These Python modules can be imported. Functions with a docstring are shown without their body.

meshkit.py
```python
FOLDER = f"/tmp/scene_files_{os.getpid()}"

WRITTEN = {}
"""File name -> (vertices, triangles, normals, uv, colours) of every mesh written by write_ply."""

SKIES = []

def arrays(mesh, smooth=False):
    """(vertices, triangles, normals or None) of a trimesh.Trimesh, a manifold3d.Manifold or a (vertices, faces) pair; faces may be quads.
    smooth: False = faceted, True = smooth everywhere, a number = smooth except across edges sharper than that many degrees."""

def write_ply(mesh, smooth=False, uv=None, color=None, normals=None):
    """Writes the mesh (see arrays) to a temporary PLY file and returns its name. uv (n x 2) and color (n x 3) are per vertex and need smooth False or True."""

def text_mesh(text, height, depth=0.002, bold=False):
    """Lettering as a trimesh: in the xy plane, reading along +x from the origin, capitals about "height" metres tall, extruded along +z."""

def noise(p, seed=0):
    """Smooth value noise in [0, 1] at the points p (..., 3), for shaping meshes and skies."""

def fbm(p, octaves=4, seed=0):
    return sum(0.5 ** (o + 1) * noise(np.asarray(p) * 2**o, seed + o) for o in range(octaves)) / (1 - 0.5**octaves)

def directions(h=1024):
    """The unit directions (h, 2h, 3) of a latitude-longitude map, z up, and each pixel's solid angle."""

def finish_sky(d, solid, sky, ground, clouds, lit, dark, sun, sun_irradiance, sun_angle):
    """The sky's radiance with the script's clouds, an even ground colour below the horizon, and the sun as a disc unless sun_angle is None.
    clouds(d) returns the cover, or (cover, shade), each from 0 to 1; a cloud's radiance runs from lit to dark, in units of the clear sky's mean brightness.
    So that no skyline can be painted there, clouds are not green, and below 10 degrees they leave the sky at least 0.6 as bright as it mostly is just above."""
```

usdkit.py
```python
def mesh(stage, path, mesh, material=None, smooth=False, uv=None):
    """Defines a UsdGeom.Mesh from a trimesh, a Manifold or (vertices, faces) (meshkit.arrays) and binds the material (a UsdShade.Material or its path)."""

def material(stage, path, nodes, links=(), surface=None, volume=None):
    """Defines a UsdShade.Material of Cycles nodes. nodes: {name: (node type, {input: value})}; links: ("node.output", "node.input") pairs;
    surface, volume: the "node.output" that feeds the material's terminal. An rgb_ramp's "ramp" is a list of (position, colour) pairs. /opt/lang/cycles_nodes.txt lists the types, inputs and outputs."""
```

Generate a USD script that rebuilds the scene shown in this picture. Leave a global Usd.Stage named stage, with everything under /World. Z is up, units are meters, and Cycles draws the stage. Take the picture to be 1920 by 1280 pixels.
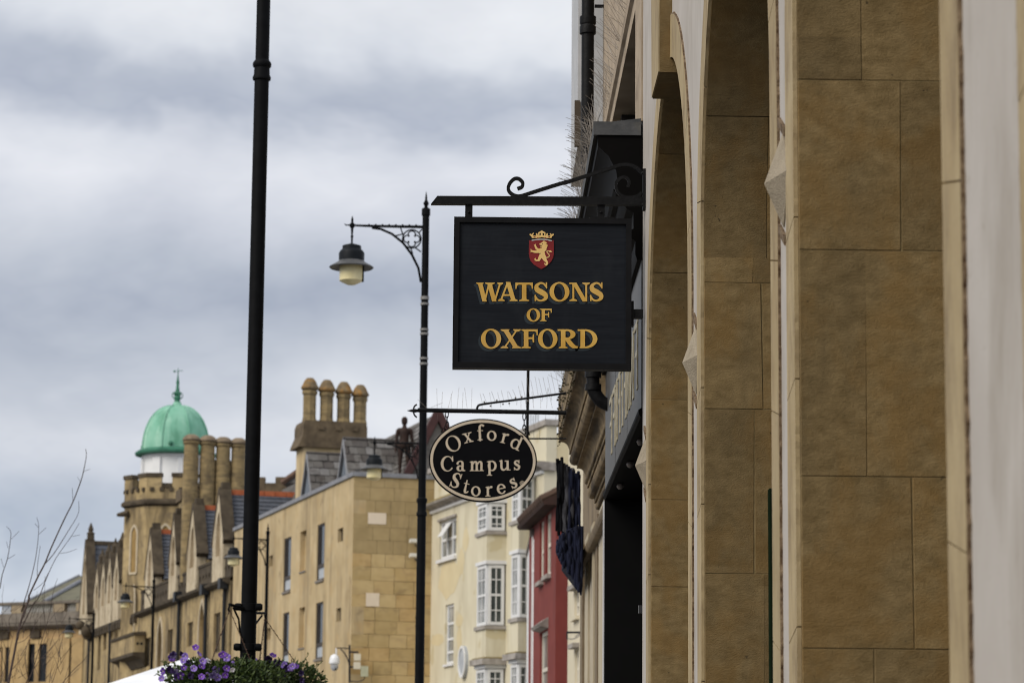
import math, random
import numpy as np, trimesh, usdkit
from shapely.geometry import Polygon, LineString, Point, box as sbox, MultiPolygon
from shapely.ops import unary_union
from shapely import affinity
from pxr import Usd, UsdGeom, UsdLux, UsdShade, Gf, Sdf

stage = Usd.Stage.CreateInMemory()
UsdGeom.SetStageUpAxis(stage, "Z")
UsdGeom.Xform.Define(stage, "/World")
UsdGeom.Scope.Define(stage, "/World/Looks")
random.seed(7)
RNG = np.random.default_rng(7)

# ---------------------------------------------------------------- camera
F, PITCH, YAW, ROLL = 5300.0, math.atan(885 / 5300), 0.0134, 0.009      # focal length in photo pixels (1920 wide)
EYE = np.array([0, 0, 1.6])
fw = np.array([math.sin(YAW) * math.cos(PITCH), math.cos(YAW) * math.cos(PITCH), math.sin(PITCH)])
_r = np.array([math.cos(YAW), -math.sin(YAW), 0]); _u = np.cross(_r, fw)
rt = math.cos(ROLL) * _r + math.sin(ROLL) * _u
up = math.cos(ROLL) * _u - math.sin(ROLL) * _r
cam = UsdGeom.Camera.Define(stage, "/World/camera")
m = Gf.Matrix4d(*rt, 0, *up, 0, *(-fw), 0, *EYE, 1)
cam.AddTransformOp().Set(m)
cam.CreateHorizontalApertureAttr(36.0); cam.CreateVerticalApertureAttr(24.0)
cam.CreateFocalLengthAttr(36.0 * F / 1920)
cam.CreateFStopAttr(8.4); cam.CreateFocusDistanceAttr(11.9)
cam.CreateClippingRangeAttr(Gf.Vec2f(0.05, 5000))
cam.CreateExposureAttr(0.0)

# ---------------------------------------------------------------- sky and sun (overcast)
SUN_AZ, SUN_EL = math.radians(-128), math.radians(38)      # rotation = atan2(x, y) of the direction towards the sun
SKY_STRENGTH, EXPO = 0.10, 0.75
cam.GetExposureAttr().Set(EXPO)
def _lin(c): return [((v / 255 + 0.055) / 1.055) ** 2.4 for v in c]
def _sky(c): return tuple(v / SKY_STRENGTH / 2 ** EXPO for v in _lin(c))
sky = UsdLux.DomeLight.Define(stage, "/World/sky")
sky.GetPrim().SetCustomDataByKey("kind", "structure")
# layered overcast: brightness by height above the horizon, the layers bent and broken up by noise
LAYERS = [(0.00, (212, 219, 230)), (0.075, (224, 231, 240)), (0.092, (214, 222, 233)), (0.108, (176, 188, 205)), (0.122, (190, 199, 213)), (0.143, (222, 226, 234)), (0.152, (232, 235, 241)), (0.163, (212, 217, 226)),
          (0.178, (184, 191, 204)), (0.192, (160, 169, 187)), (0.205, (186, 193, 206)), (0.222, (213, 217, 227)), (0.240, (234, 236, 243)), (0.252, (218, 222, 231)), (0.262, (172, 180, 197)), (0.270, (184, 191, 205)), (0.282, (226, 230, 237)), (0.296, (242, 244, 248)), (0.36, (244, 246, 250)), (0.45, (222, 226, 234)), (0.6, (230, 233, 240)), (1.0, (226, 230, 238))]
skym = usdkit.material(stage, "/World/Looks/overcast_sky", {
    "tc": ("texture_coordinate", {}),
    "sky": ("sky_texture", {"sky_type": "single_scattering", "sun_disc": False, "sun_elevation": SUN_EL, "sun_rotation": SUN_AZ, "air_density": 1.0, "aerosol_density": 1.0}),
    "xyz": ("separate_xyz", {}),
    "mp1": ("mapping", {"location": (2.3, 0.9, 1.1), "scale": (7.0, 7.0, 10.0)}),
    "n1": ("noise_texture", {"scale": 1.0, "detail": 5.0, "roughness": 0.52, "distortion": 0.3}),
    "w1": ("math", {"math_type": "multiply_add", "value2": 0.11, "value3": -0.038}),
    "tl": ("math", {"math_type": "multiply_add", "value2": 0.045, "value3": 0.0}),
    "v1": ("math", {"math_type": "add"}), "v2": ("math", {"math_type": "add"}),
    "rp": ("rgb_ramp", {"ramp": [(z, _sky(c)) for z, c in LAYERS]}),
    "mp2": ("mapping", {"location": (7.3, 2.0, 0.2), "scale": (6.5, 6.5, 14.0)}),
    "n2": ("noise_texture", {"scale": 1.0, "detail": 6.0, "roughness": 0.55, "distortion": 0.25}),
    "soft": ("rgb_ramp", {"ramp": [(0.34, _sky((146, 156, 176))), (0.5, _sky((212, 217, 226))), (0.66, _sky((250, 251, 253)))]}),
    "mx": ("mix_color", {"fac": 0.30}),
    "cover": ("mix_color", {"fac": 0.985}),
    "bg": ("background_shader", {"strength": SKY_STRENGTH}),
}, [("tc.generated", "xyz.vector"), ("tc.generated", "mp1.vector"), ("mp1.vector", "n1.vector"), ("n1.fac", "w1.value1"), ("xyz.x", "tl.value1"), ("xyz.z", "v1.value1"), ("w1.value", "v1.value2"), ("v1.value", "v2.value1"), ("tl.value", "v2.value2"),
    ("v2.value", "rp.fac"), ("tc.generated", "mp2.vector"), ("mp2.vector", "n2.vector"), ("n2.fac", "soft.fac"), ("rp.color", "mx.a"), ("soft.color", "mx.b"), ("sky.color", "cover.a"), ("mx.result", "cover.b"),
    ("cover.result", "bg.color")], surface="bg.background")
UsdShade.MaterialBindingAPI.Apply(sky.GetPrim()).Bind(skym)
sun = UsdLux.DistantLight.Define(stage, "/World/sun")
sun.CreateNormalizeAttr(True); sun.CreateIntensityAttr(0.40); sun.CreateAngleAttr(40.0); sun.CreateColorAttr(Gf.Vec3f(1.0, 0.94, 0.84))
_d = np.array([math.sin(SUN_AZ) * math.cos(SUN_EL), math.cos(SUN_AZ) * math.cos(SUN_EL), math.sin(SUN_EL)])
_x = np.cross([0, 0, 1.0], _d); _x /= np.linalg.norm(_x); _y = np.cross(_d, _x)
sun.AddTransformOp().Set(Gf.Matrix4d(*_x, 0, *_y, 0, *_d, 0, *(_d * 300), 1))

# ---------------------------------------------------------------- helpers: measuring from the photo
def ray(x, y): return fw + rt * (x - 960) / F - up * (y - 640) / F
def at(x, y, Y):                          # the point seen at photo pixel (x, y) that is Y metres up the street
    d = ray(x, y); return EYE + d * Y / d[1]
def onX(x, y, X):
    d = ray(x, y); return EYE + d * X / d[0]

class Fr:                                  # an upright plane: s metres along u, h metres up, o metres out along n
    def __init__(self, o, u, n=None):
        self.o = np.array([o[0], o[1], 0.0]); u = np.array([u[0], u[1], 0.0]); self.u = u / np.linalg.norm(u)
        self.n = np.array([-self.u[1], self.u[0], 0.0]) if n is None else np.array([n[0], n[1], 0.0])
        self.n = self.n / np.linalg.norm(self.n)
    def p(self, s, h, o=0.0): return self.o + self.u * s + self.n * o + np.array([0, 0, h])
    def sh(self, x, y, o=0.0):
        d = ray(x, y); q = EYE + d * (np.dot(self.o + self.n * o - EYE, self.n) / np.dot(d, self.n))
        return np.dot(q - self.o, self.u), q[2]
    def rect(self, x0, x1, y0, y1, o=0.0):  # photo rectangle (left, right, top, bottom at its middle) -> s0 < s1, h0 < h1
        xm, ym = (x0 + x1) / 2, (y0 + y1) / 2
        a, b = self.sh(x0, ym, o)[0], self.sh(x1, ym, o)[0]
        return min(a, b), max(a, b), self.sh(xm, y1, o)[1], self.sh(xm, y0, o)[1]

W0 = Fr((0, 0), (1, 0), (0, 1))            # plain world axes: s = x, o = y, h = z

# ---------------------------------------------------------------- helpers: meshes
class MB:
    def __init__(self): self.v, self.f, self.k = [], [], 0
    def add(self, v, f):
        v, f = np.asarray(v, float), np.asarray(f, int)
        if f.shape[1] == 4: f = np.vstack([f[:, [0, 1, 2]], f[:, [0, 2, 3]]])
        self.v.append(v); self.f.append(f + self.k); self.k += len(v); return self
    def mesh(self): return np.vstack(self.v), np.vstack(self.f)
    def hexa(self, p):                     # 8 points: bottom ring 0-3, top ring 4-7
        p = np.asarray(p, float)
        f = [[0, 3, 2, 1], [4, 5, 6, 7], [0, 1, 5, 4], [1, 2, 6, 5], [2, 3, 7, 6], [3, 0, 4, 7]]
        if np.dot(np.cross(p[1] - p[0], p[3] - p[0]), p[4] - p[0]) < 0: f = [q[::-1] for q in f]
        return self.add(p, f)
    def box(self, fr, s0, s1, h0, h1, o0, o1):
        return self.hexa([fr.p(s, h, o) for h in (h0, h1) for s, o in ((s0, o0), (s1, o0), (s1, o1), (s0, o1))])
    def wb(self, x0, x1, y0, y1, z0, z1): return self.box(W0, x0, x1, z0, z1, y0, y1)
    def prism(self, poly, fr, o0, o1):     # a shapely polygon in (s, h), pulled from o0 to o1
        for g in getattr(poly, "geoms", [poly]):
            if g.is_empty or g.area < 1e-9 or g.geom_type != "Polygon": continue
            t = trimesh.creation.extrude_polygon(g, abs(o1 - o0), engine="earcut")
            v = np.array(t.vertices); lo = min(o0, o1)
            w = fr.o + np.outer(v[:, 0], fr.u) + np.outer(v[:, 2] + lo, fr.n); w[:, 2] += v[:, 1]
            f = np.array(t.faces)
            if np.dot(np.cross(fr.u, [0, 0, 1.0]), fr.n) < 0: f = f[:, ::-1]
            self.add(w, f)
        return self
    def along(self, prof, fr, s0, s1):     # a polygon in (o, h), pulled along s
        g = Polygon(prof); t = trimesh.creation.extrude_polygon(g, s1 - s0, engine="earcut"); v = np.array(t.vertices)
        w = fr.o + np.outer(v[:, 2] + s0, fr.u) + np.outer(v[:, 0], fr.n); w[:, 2] += v[:, 1]
        f = np.array(t.faces)
        if np.dot(np.cross(fr.n, [0, 0, 1.0]), fr.u) < 0: f = f[:, ::-1]
        return self.add(w, f)
    def tube(self, pts, r, n=7, cap=True):
        p = np.asarray(pts, float); k = len(p); r = np.broadcast_to(np.asarray(r, float), (k,))
        t = np.gradient(p, axis=0); t /= np.linalg.norm(t, axis=1, keepdims=True) + 1e-12
        a = np.cross(t[0], [0, 0, 1.0]) if abs(t[0][2]) < 0.95 else np.cross(t[0], [0, 1.0, 0])
        A = []
        for i in range(k):
            a = a - t[i] * np.dot(a, t[i]); a /= np.linalg.norm(a) + 1e-12; A.append(a)
        A = np.array(A); B = np.cross(t, A); g = np.arange(n) * 2 * np.pi / n
        v = (p[:, None] + r[:, None, None] * (np.cos(g)[None, :, None] * A[:, None] + np.sin(g)[None, :, None] * B[:, None])).reshape(-1, 3)
        f = [[i * n + j, i * n + (j + 1) % n, (i + 1) * n + (j + 1) % n, (i + 1) * n + j] for i in range(k - 1) for j in range(n)]
        f = np.array(f); f = np.vstack([f[:, [0, 1, 2]], f[:, [0, 2, 3]]])
        if cap:
            v = np.vstack([v, p[0], p[-1]]); e = (k - 1) * n
            f = np.vstack([f, [[k * n, (j + 1) % n, j] for j in range(n)], [[k * n + 1, e + j, e + (j + 1) % n] for j in range(n)]])
        return self.add(v, f)
    def lathe(self, prof, c=(0, 0, 0), n=20, rot=0.0, sx=1.0, sy=1.0):
        prof = np.asarray(prof, float); k = len(prof); g = np.arange(n) * 2 * np.pi / n + rot
        v = np.stack([prof[:, None, 0] * np.cos(g) * sx + c[0], prof[:, None, 0] * np.sin(g) * sy + c[1], np.repeat(prof[:, 1:2] + c[2], n, 1)], -1).reshape(-1, 3)
        f = np.array([[i * n + j, i * n + (j + 1) % n, (i + 1) * n + (j + 1) % n, (i + 1) * n + j] for i in range(k - 1) for j in range(n)])
        f = np.vstack([f[:, [0, 1, 2]], f[:, [0, 2, 3]]])
        if prof[-1][1] < prof[0][1]: f = f[:, ::-1]
        return self.add(v, f)
    def ball(self, c, r, sub=1):
        t = trimesh.creation.icosphere(sub, 1.0); return self.add(np.array(t.vertices) * r + np.asarray(c), t.faces)
    def quad(self, a, b, c, d): return self.add([a, b, c, d], [[0, 1, 2, 3]])

class Node:
    def __init__(self, path, base): self.path, self.base = path, np.array(base, float)
_used = {}
def _free(parent, name):
    k = f"{parent}/{name}"; n = _used.get(k, 0); _used[k] = n + 1
    return k if n == 0 else f"{k}_{n:03d}"
def tag(prim, label=None, cat=None, group=None, kind=None):
    for k, v in (("label", label), ("category", cat), ("group", group), ("kind", kind)):
        if v: prim.SetCustomDataByKey(k, v)
def thing(name, label, cat, base=(0, 0, 0), group=None, kind=None):
    path = _free("/World", name); x = UsdGeom.Xform.Define(stage, path); x.AddTranslateOp().Set(Gf.Vec3d(*map(float, base)))
    tag(x.GetPrim(), label, cat, group, kind); return Node(path, base)
def part(parent, name, mb, mat, smooth=False, label=None, kind=None):
    path = _free(parent.path, name); v, f = mb.mesh()
    g = usdkit.mesh(stage, path, (v - parent.base, f), mat, smooth=smooth); tag(g.GetPrim(), label, kind=kind)
    return Node(path, parent.base)
def single(name, label, cat, mb, mat, smooth=False, group=None, kind=None):
    path = _free("/World", name); g = usdkit.mesh(stage, path, mb.mesh(), mat, smooth=smooth)
    tag(g.GetPrim(), label, cat, group, kind); return Node(path, (0, 0, 0))
def copy_of(src, name, label, loc, rz, cat, group, instance=True):
    path = _free("/World", name); x = UsdGeom.Xform.Define(stage, path)
    x.GetPrim().GetReferences().AddInternalReference(src.path)
    x.ClearXformOpOrder(); x.AddTranslateOp().Set(Gf.Vec3d(*map(float, loc))); x.AddRotateZOp().Set(float(rz))
    tag(x.GetPrim(), label, cat, group)
    if instance: x.GetPrim().SetInstanceable(True)
    return Node(path, loc)

# ---------------------------------------------------------------- materials
MATS = {}
def M(name, c1, c2=None, scale=3.0, rough=0.85, bump=0.0, bscale=30.0, streak=None, streak_amt=0.6, sscale=(2.5, 2.5, 0.35), slo=0.5, shi=0.68, rnd=0.0, spec=0.3, metal=0.0, detail=6.0, stretch=(1, 1, 1), spots=None, bdist=0.01, soot_sheen=None):
    if name in MATS: return MATS[name]
    c2 = c2 or c1
    nd = {"geo": ("geometry", {}), "mp": ("mapping", {"scale": stretch}), "n": ("noise_texture", {"scale": scale, "detail": detail, "roughness": 0.6}),
          "rp": ("rgb_ramp", {"ramp": [(0.34, c1), (0.66, c2)]}), "p": ("principled_bsdf", {"roughness": rough, "specular_ior_level": spec, "metallic": metal})}
    ln = [("geo.position", "mp.vector"), ("mp.vector", "n.vector"), ("n.fac", "rp.fac")]
    out = "rp.color"
    if streak:
        nd |= {"ms": ("mapping", {"scale": sscale, "location": (1.7, 0.3, 5.1)}), "ns": ("noise_texture", {"scale": 1.0, "detail": 5.0, "roughness": 0.6, "distortion": 0.4}),
               "mr": ("map_range", {"from_min": slo, "from_max": shi, "to_min": 0.0, "to_max": streak_amt, "clamp": True}), "mxs": ("mix_color", {"b": streak})}
        ln += [("geo.position", "ms.vector"), ("ms.vector", "ns.vector"), ("ns.fac", "mr.value"), ("mr.result", "mxs.fac"), (out, "mxs.a")]; out = "mxs.result"
    if spots:
        nd |= {"nq": ("noise_texture", {"scale": spots[1], "detail": 3.0}), "mq": ("map_range", {"from_min": spots[2], "from_max": spots[2] + 0.04, "to_min": 0.0, "to_max": spots[3], "clamp": True}), "mxq": ("mix_color", {"b": spots[0]})}
        ln += [("geo.position", "nq.vector"), ("nq.fac", "mq.value"), ("mq.result", "mxq.fac"), (out, "mxq.a")]; out = "mxq.result"
    if soot_sheen:                                # broad weather staining, on the sign board dust and painted sheen: (colour, noise scales, from, to, amount)
        nd |= {"mst": ("mapping", {"scale": soot_sheen[1], "location": (4.2, 1.1, 2.3)}), "nst": ("noise_texture", {"scale": 1.0, "detail": 7.0, "roughness": 0.65, "distortion": 0.3}), "mrt": ("map_range", {"from_min": soot_sheen[2], "from_max": soot_sheen[3], "to_min": 0.0, "to_max": soot_sheen[4], "clamp": True}), "mxt": ("mix_color", {"b": soot_sheen[0]})}
        ln += [("geo.position", "mst.vector"), ("mst.vector", "nst.vector"), ("nst.fac", "mrt.value"), ("mrt.result", "mxt.fac"), (out, "mxt.a")]; out = "mxt.result"
    if rnd:
        nd |= {"oi": ("object_info", {}), "mo": ("map_range", {"to_min": 1 - rnd, "to_max": 1 + rnd}), "hv": ("hsv", {})}
        ln += [("oi.random", "mo.value"), ("mo.result", "hv.value"), (out, "hv.color")]; out = "hv.color"
    ln.append((out, "p.base_color"))
    if bump:
        nd |= {"nb": ("noise_texture", {"scale": bscale, "detail": 6.0, "roughness": 0.65}), "b": ("bump", {"strength": bump, "distance": bdist})}
        ln += [("mp.vector", "nb.vector"), ("nb.fac", "b.height"), ("b.normal", "p.normal")]
    MATS[name] = usdkit.material(stage, f"/World/Looks/{name}", nd, ln, surface="p.BSDF"); return MATS[name]
# colours
STONE_JAMB = M("jamb_stone", (0.128, 0.086, 0.034), (0.206, 0.144, 0.065), 16.0, 0.9, 0.35, 110, detail=10.0, streak=(0.165, 0.094, 0.026), streak_amt=0.5, sscale=(5, 5, 4), slo=0.47, shi=0.6, rnd=0.16, spots=((0.022, 0.016, 0.008), 30, 0.71, 0.75), bdist=0.012, stretch=(1, 1, 1.6), soot_sheen=((0.075, 0.056, 0.028), (3.0, 1.0, 0.7), 0.50, 0.74, 0.6))
MORTAR = M("jamb_mortar", (0.085, 0.058, 0.024), (0.135, 0.098, 0.045), 12, 0.95)
CREAM_BAND = M("cream_paint_band", (0.31, 0.235, 0.125), (0.375, 0.295, 0.17), 3.0, 0.8, 0.25, 50, streak=(0.27, 0.19, 0.095), streak_amt=0.5, sscale=(5, 5, 1.2), rnd=0.06, soot_sheen=((0.17, 0.12, 0.065), (9, 9, 3), 0.48, 0.68, 0.75))
WHITE_PAINT = M("white_masonry_paint", (0.385, 0.35, 0.315), (0.43, 0.395, 0.36), 2.5, 0.75, 0.12, 80, streak=(0.34, 0.30, 0.26), streak_amt=0.35, sscale=(5, 5, 0.9), soot_sheen=((0.27, 0.235, 0.19), (4, 4, 1.6), 0.48, 0.72, 0.7), spots=((0.30, 0.26, 0.21), 16, 0.70, 0.5))
EDGE_BROWN = M("bare_edge_and_gap_shade", (0.05, 0.025, 0.010), (0.22, 0.16, 0.10), 40, 0.95, 0.5, 80)  # bare stone edges; also colours in the shadow gaps at the bosses
BOSS_STONE = M("boss_stone", (0.24, 0.20, 0.145), (0.32, 0.27, 0.20), 14, 0.9, 0.6, 120)
BLACK_IRON = M("black_iron_paint", (0.0035, 0.0035, 0.004), (0.008, 0.008, 0.0085), 30, 0.5, 0.2, 90, spec=0.12)
SIGN_BOARD = M("sign_board_paint", (0.0080, 0.0096, 0.0135), (0.0125, 0.0148, 0.0195), 6, 0.5, 0.3, 60, spec=0.08, soot_sheen=((0.020, 0.0225, 0.027), (7, 7, 2.5), 0.5, 0.72, 0.5), spots=((0.03, 0.032, 0.036), 60, 0.72, 0.6), stretch=(0.6, 1, 9), bdist=0.003)  # paler blotches: some dust, and a sheen painted into the colour
SIGN_FRAME = M("sign_frame_paint", (0.0035, 0.0035, 0.0042), (0.007, 0.007, 0.008), 10, 0.5, spec=0.12)
GOLD = M("gold_leaf_paint", (0.50, 0.28, 0.040), (0.60, 0.38, 0.09), 9, 0.5, spec=0.4, streak=(0.52, 0.33, 0.11), sscale=(3, 3, 3))
LETTER_SHADE = M("letter_shade_paint", (0.013, 0.021, 0.028), (0.018, 0.027, 0.035), 20, 0.6)
CREST_RED = M("crest_red_paint", (0.16, 0.008, 0.010), (0.21, 0.012, 0.014), 12, 0.5)
CREST_GOLD = M("crest_gold_paint", (0.66, 0.42, 0.13), (0.74, 0.52, 0.22), 30, 0.5)
CREST_WHITE = M("crest_white_paint", (0.55, 0.53, 0.52), None, 10, 0.5)
OVAL_BLACK = M("oval_black_paint", (0.002, 0.002, 0.003), (0.0035, 0.0035, 0.0045), 10, 0.5, spec=0.08)
OVAL_CREAM = M("oval_cream_paint", (0.52, 0.43, 0.32), (0.58, 0.49, 0.38), 12, 0.6)

# ---------------------------------------------------------------- the setting: pavement and road
g = MB(); g.box(W0, -600, 600, -0.62, -0.124, -200, 900)
single("ground", None, None, g, M("ground_tarmac", (0.05, 0.05, 0.05), (0.07, 0.068, 0.065), 0.5), kind="structure")
kerb = [(-2.9, -30), (-2.9, 62), (-6.9, 82), (-18, 120), (-36, 180), (60, 180), (60, -30)]
g = MB(); pv = Polygon(kerb)
for gg in [pv]:
    t = trimesh.creation.extrude_polygon(gg, 0.12, engine="earcut"); v = np.array(t.vertices); v[:, 2] -= 0.12; g.add(v, t.faces)
single("pavement", None, None, g, M("pavement_slabs", (0.20, 0.19, 0.175), (0.28, 0.265, 0.24), 1.5, 0.9), kind="structure")
g = MB(); g.box(W0, -16, -2.95, -0.124, -0.120, -30, 200)
single("road", None, None, g, M("road_asphalt", (0.045, 0.045, 0.047), (0.065, 0.064, 0.062), 6, 0.9), kind="structure")

# ---------------------------------------------------------------- arcade shopfront
X0 = at(1205, 550, 14.2)[0]
FA = Fr((X0, 0), (0, 1), (-1, 0))
ar = thing("arcade_building", "stone arcade shopfront with white spandrels, cream archivolts and brown jambs filling the right side", "building", (X0, 9, 0))
PIERS = [(4.15, 5.068), (7.447, 8.044), (10.543, 11.19), (13.715, 14.33)]
SPR = 3.69
def opening(a, b, grow=0.0):
    a, b = a - grow, b + grow; r = (b - a) / 2; c = (a + b) / 2
    th = np.linspace(0, math.pi, 41)
    return Polygon([(b, -0.5), *[(c + r * math.cos(t), SPR + r * math.sin(t)) for t in th], (a, -0.5)])
ops = [(1.2, 4.15)] + [(PIERS[i][1], PIERS[i + 1][0]) for i in range(3)]
wallp = sbox(-9, 0, 14.33, 8.6)
core = wallp.difference(unary_union([opening(a, b) for a, b in ops]))
g = MB(); g.prism(core, FA, -0.62, -0.03); part(ar, "wall_core", g, MORTAR, 30)
skin = wallp.difference(unary_union([opening(a, b, 0.19) for a, b in ops]))
g = MB(); g.prism(skin, FA, -0.0295, -0.0085); part(ar, "spandrel_wall", g, WHITE_PAINT)
def jag(poly, amp, step, rng):              # chipped paint edge
    def ring(c):
        L = LineString(c); n = max(8, int(L.length / step)); out = []
        for k in range(n):
            p = L.interpolate(k / n, True); out.append((p.x + rng.normal(0, amp), p.y + rng.normal(0, amp * 0.6)))
        return out
    return Polygon(ring(poly.exterior.coords)).buffer(0)
for a, b in ops:
    inner = jag(opening(a, b), 0.0007, 0.02, RNG)
    band = opening(a, b, 0.19).difference(inner).intersection(sbox(-9, 0, 20, 9))
    # voussoirs and jamb lengths: joints every so often
    cuts = []
    c = (a + b) / 2
    for k in range(9):
        th = math.pi * (k + 0.5) / 9
        cuts.append(LineString([(c + 0.9 * math.cos(th), SPR + 0.9 * math.sin(th)), (c + 2.2 * math.cos(th), SPR + 2.2 * math.sin(th))]).buffer(0.0022))
    for zz in (0.75, 1.5, 2.06, 2.72, 3.16):
        cuts.append(LineString([(a - 0.4, zz - 0.05), (a + 0.1, zz + 0.05)]).buffer(0.002)); cuts.append(LineString([(b - 0.1, zz + 0.05), (b + 0.4, zz - 0.04)]).buffer(0.002))
    for piece in getattr(band.difference(unary_union(cuts)), "geoms", []):
        if piece.area > 0.002:
            g = MB(); g.prism(piece, FA, -0.0118, 0.0); part(ar, "archivolt_stone", g, CREAM_BAND)
    edge = jag(opening(a, b, 0.196), 0.0022, 0.022, RNG).difference(opening(a, b, 0.186)).intersection(sbox(-9, 0, 20, 9))
    g = MB(); g.prism(edge, FA, -0.0116, -0.0012); part(ar, "bare_stone_edge", g, EDGE_BROWN)
    # keystone
    ap = SPR + (b - a) / 2
    ks = Polygon([(c - 0.24, ap - 0.09), (c + 0.24, ap - 0.09), (c + 0.33, ap + 0.95), (c - 0.33, ap + 0.95)])
    g = MB(); g.prism(ks, FA, -0.4, 0.045); kp = part(ar, "keystone", g, STONE_JAMB)
    g = MB(); g.prism(ks.buffer(-0.004), FA, 0.0455, 0.051); part(kp, "painted_face", g, CREAM_BAND)
# diamond bosses on the piers
for (a, b), zb in zip(PIERS[1:], (3.36, 3.345, 3.33)):
    c = a + 0.29
    g = MB(); q = [FA.p(c - 0.135, zb, -0.004), FA.p(c, zb - 0.135, -0.004), FA.p(c + 0.135, zb, -0.004), FA.p(c, zb + 0.135, -0.004)]
    top = FA.p(c + 0.01, zb - 0.01, 0.048); bk = [x + FA.n * -0.03 for x in q]
    g.add(q + [top] + bk, [[0, 1, 4], [1, 2, 4], [2, 3, 4], [3, 0, 4], [0, 5, 6], [0, 6, 1], [1, 6, 7], [1, 7, 2], [2, 7, 8], [2, 8, 3], [3, 8, 5], [3, 5, 0]])
    part(ar, "diamond_boss", g, BOSS_STONE)
    for sgn in (1, -1):
        g = MB(); g.hexa([FA.p(c - 0.16 + d, zb + sgn * 0.155 + e, o) for o in (-0.012, 0.0015) for d, e in ((0.09, -0.035 - 0.012), (0.25, 0.035 - 0.012), (0.25, 0.035 + 0.012), (0.09, -0.035 + 0.012))])
        part(ar, "boss_seat", g, EDGE_BROWN)  # dark strip painted for the shadow gap above and below the boss
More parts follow.
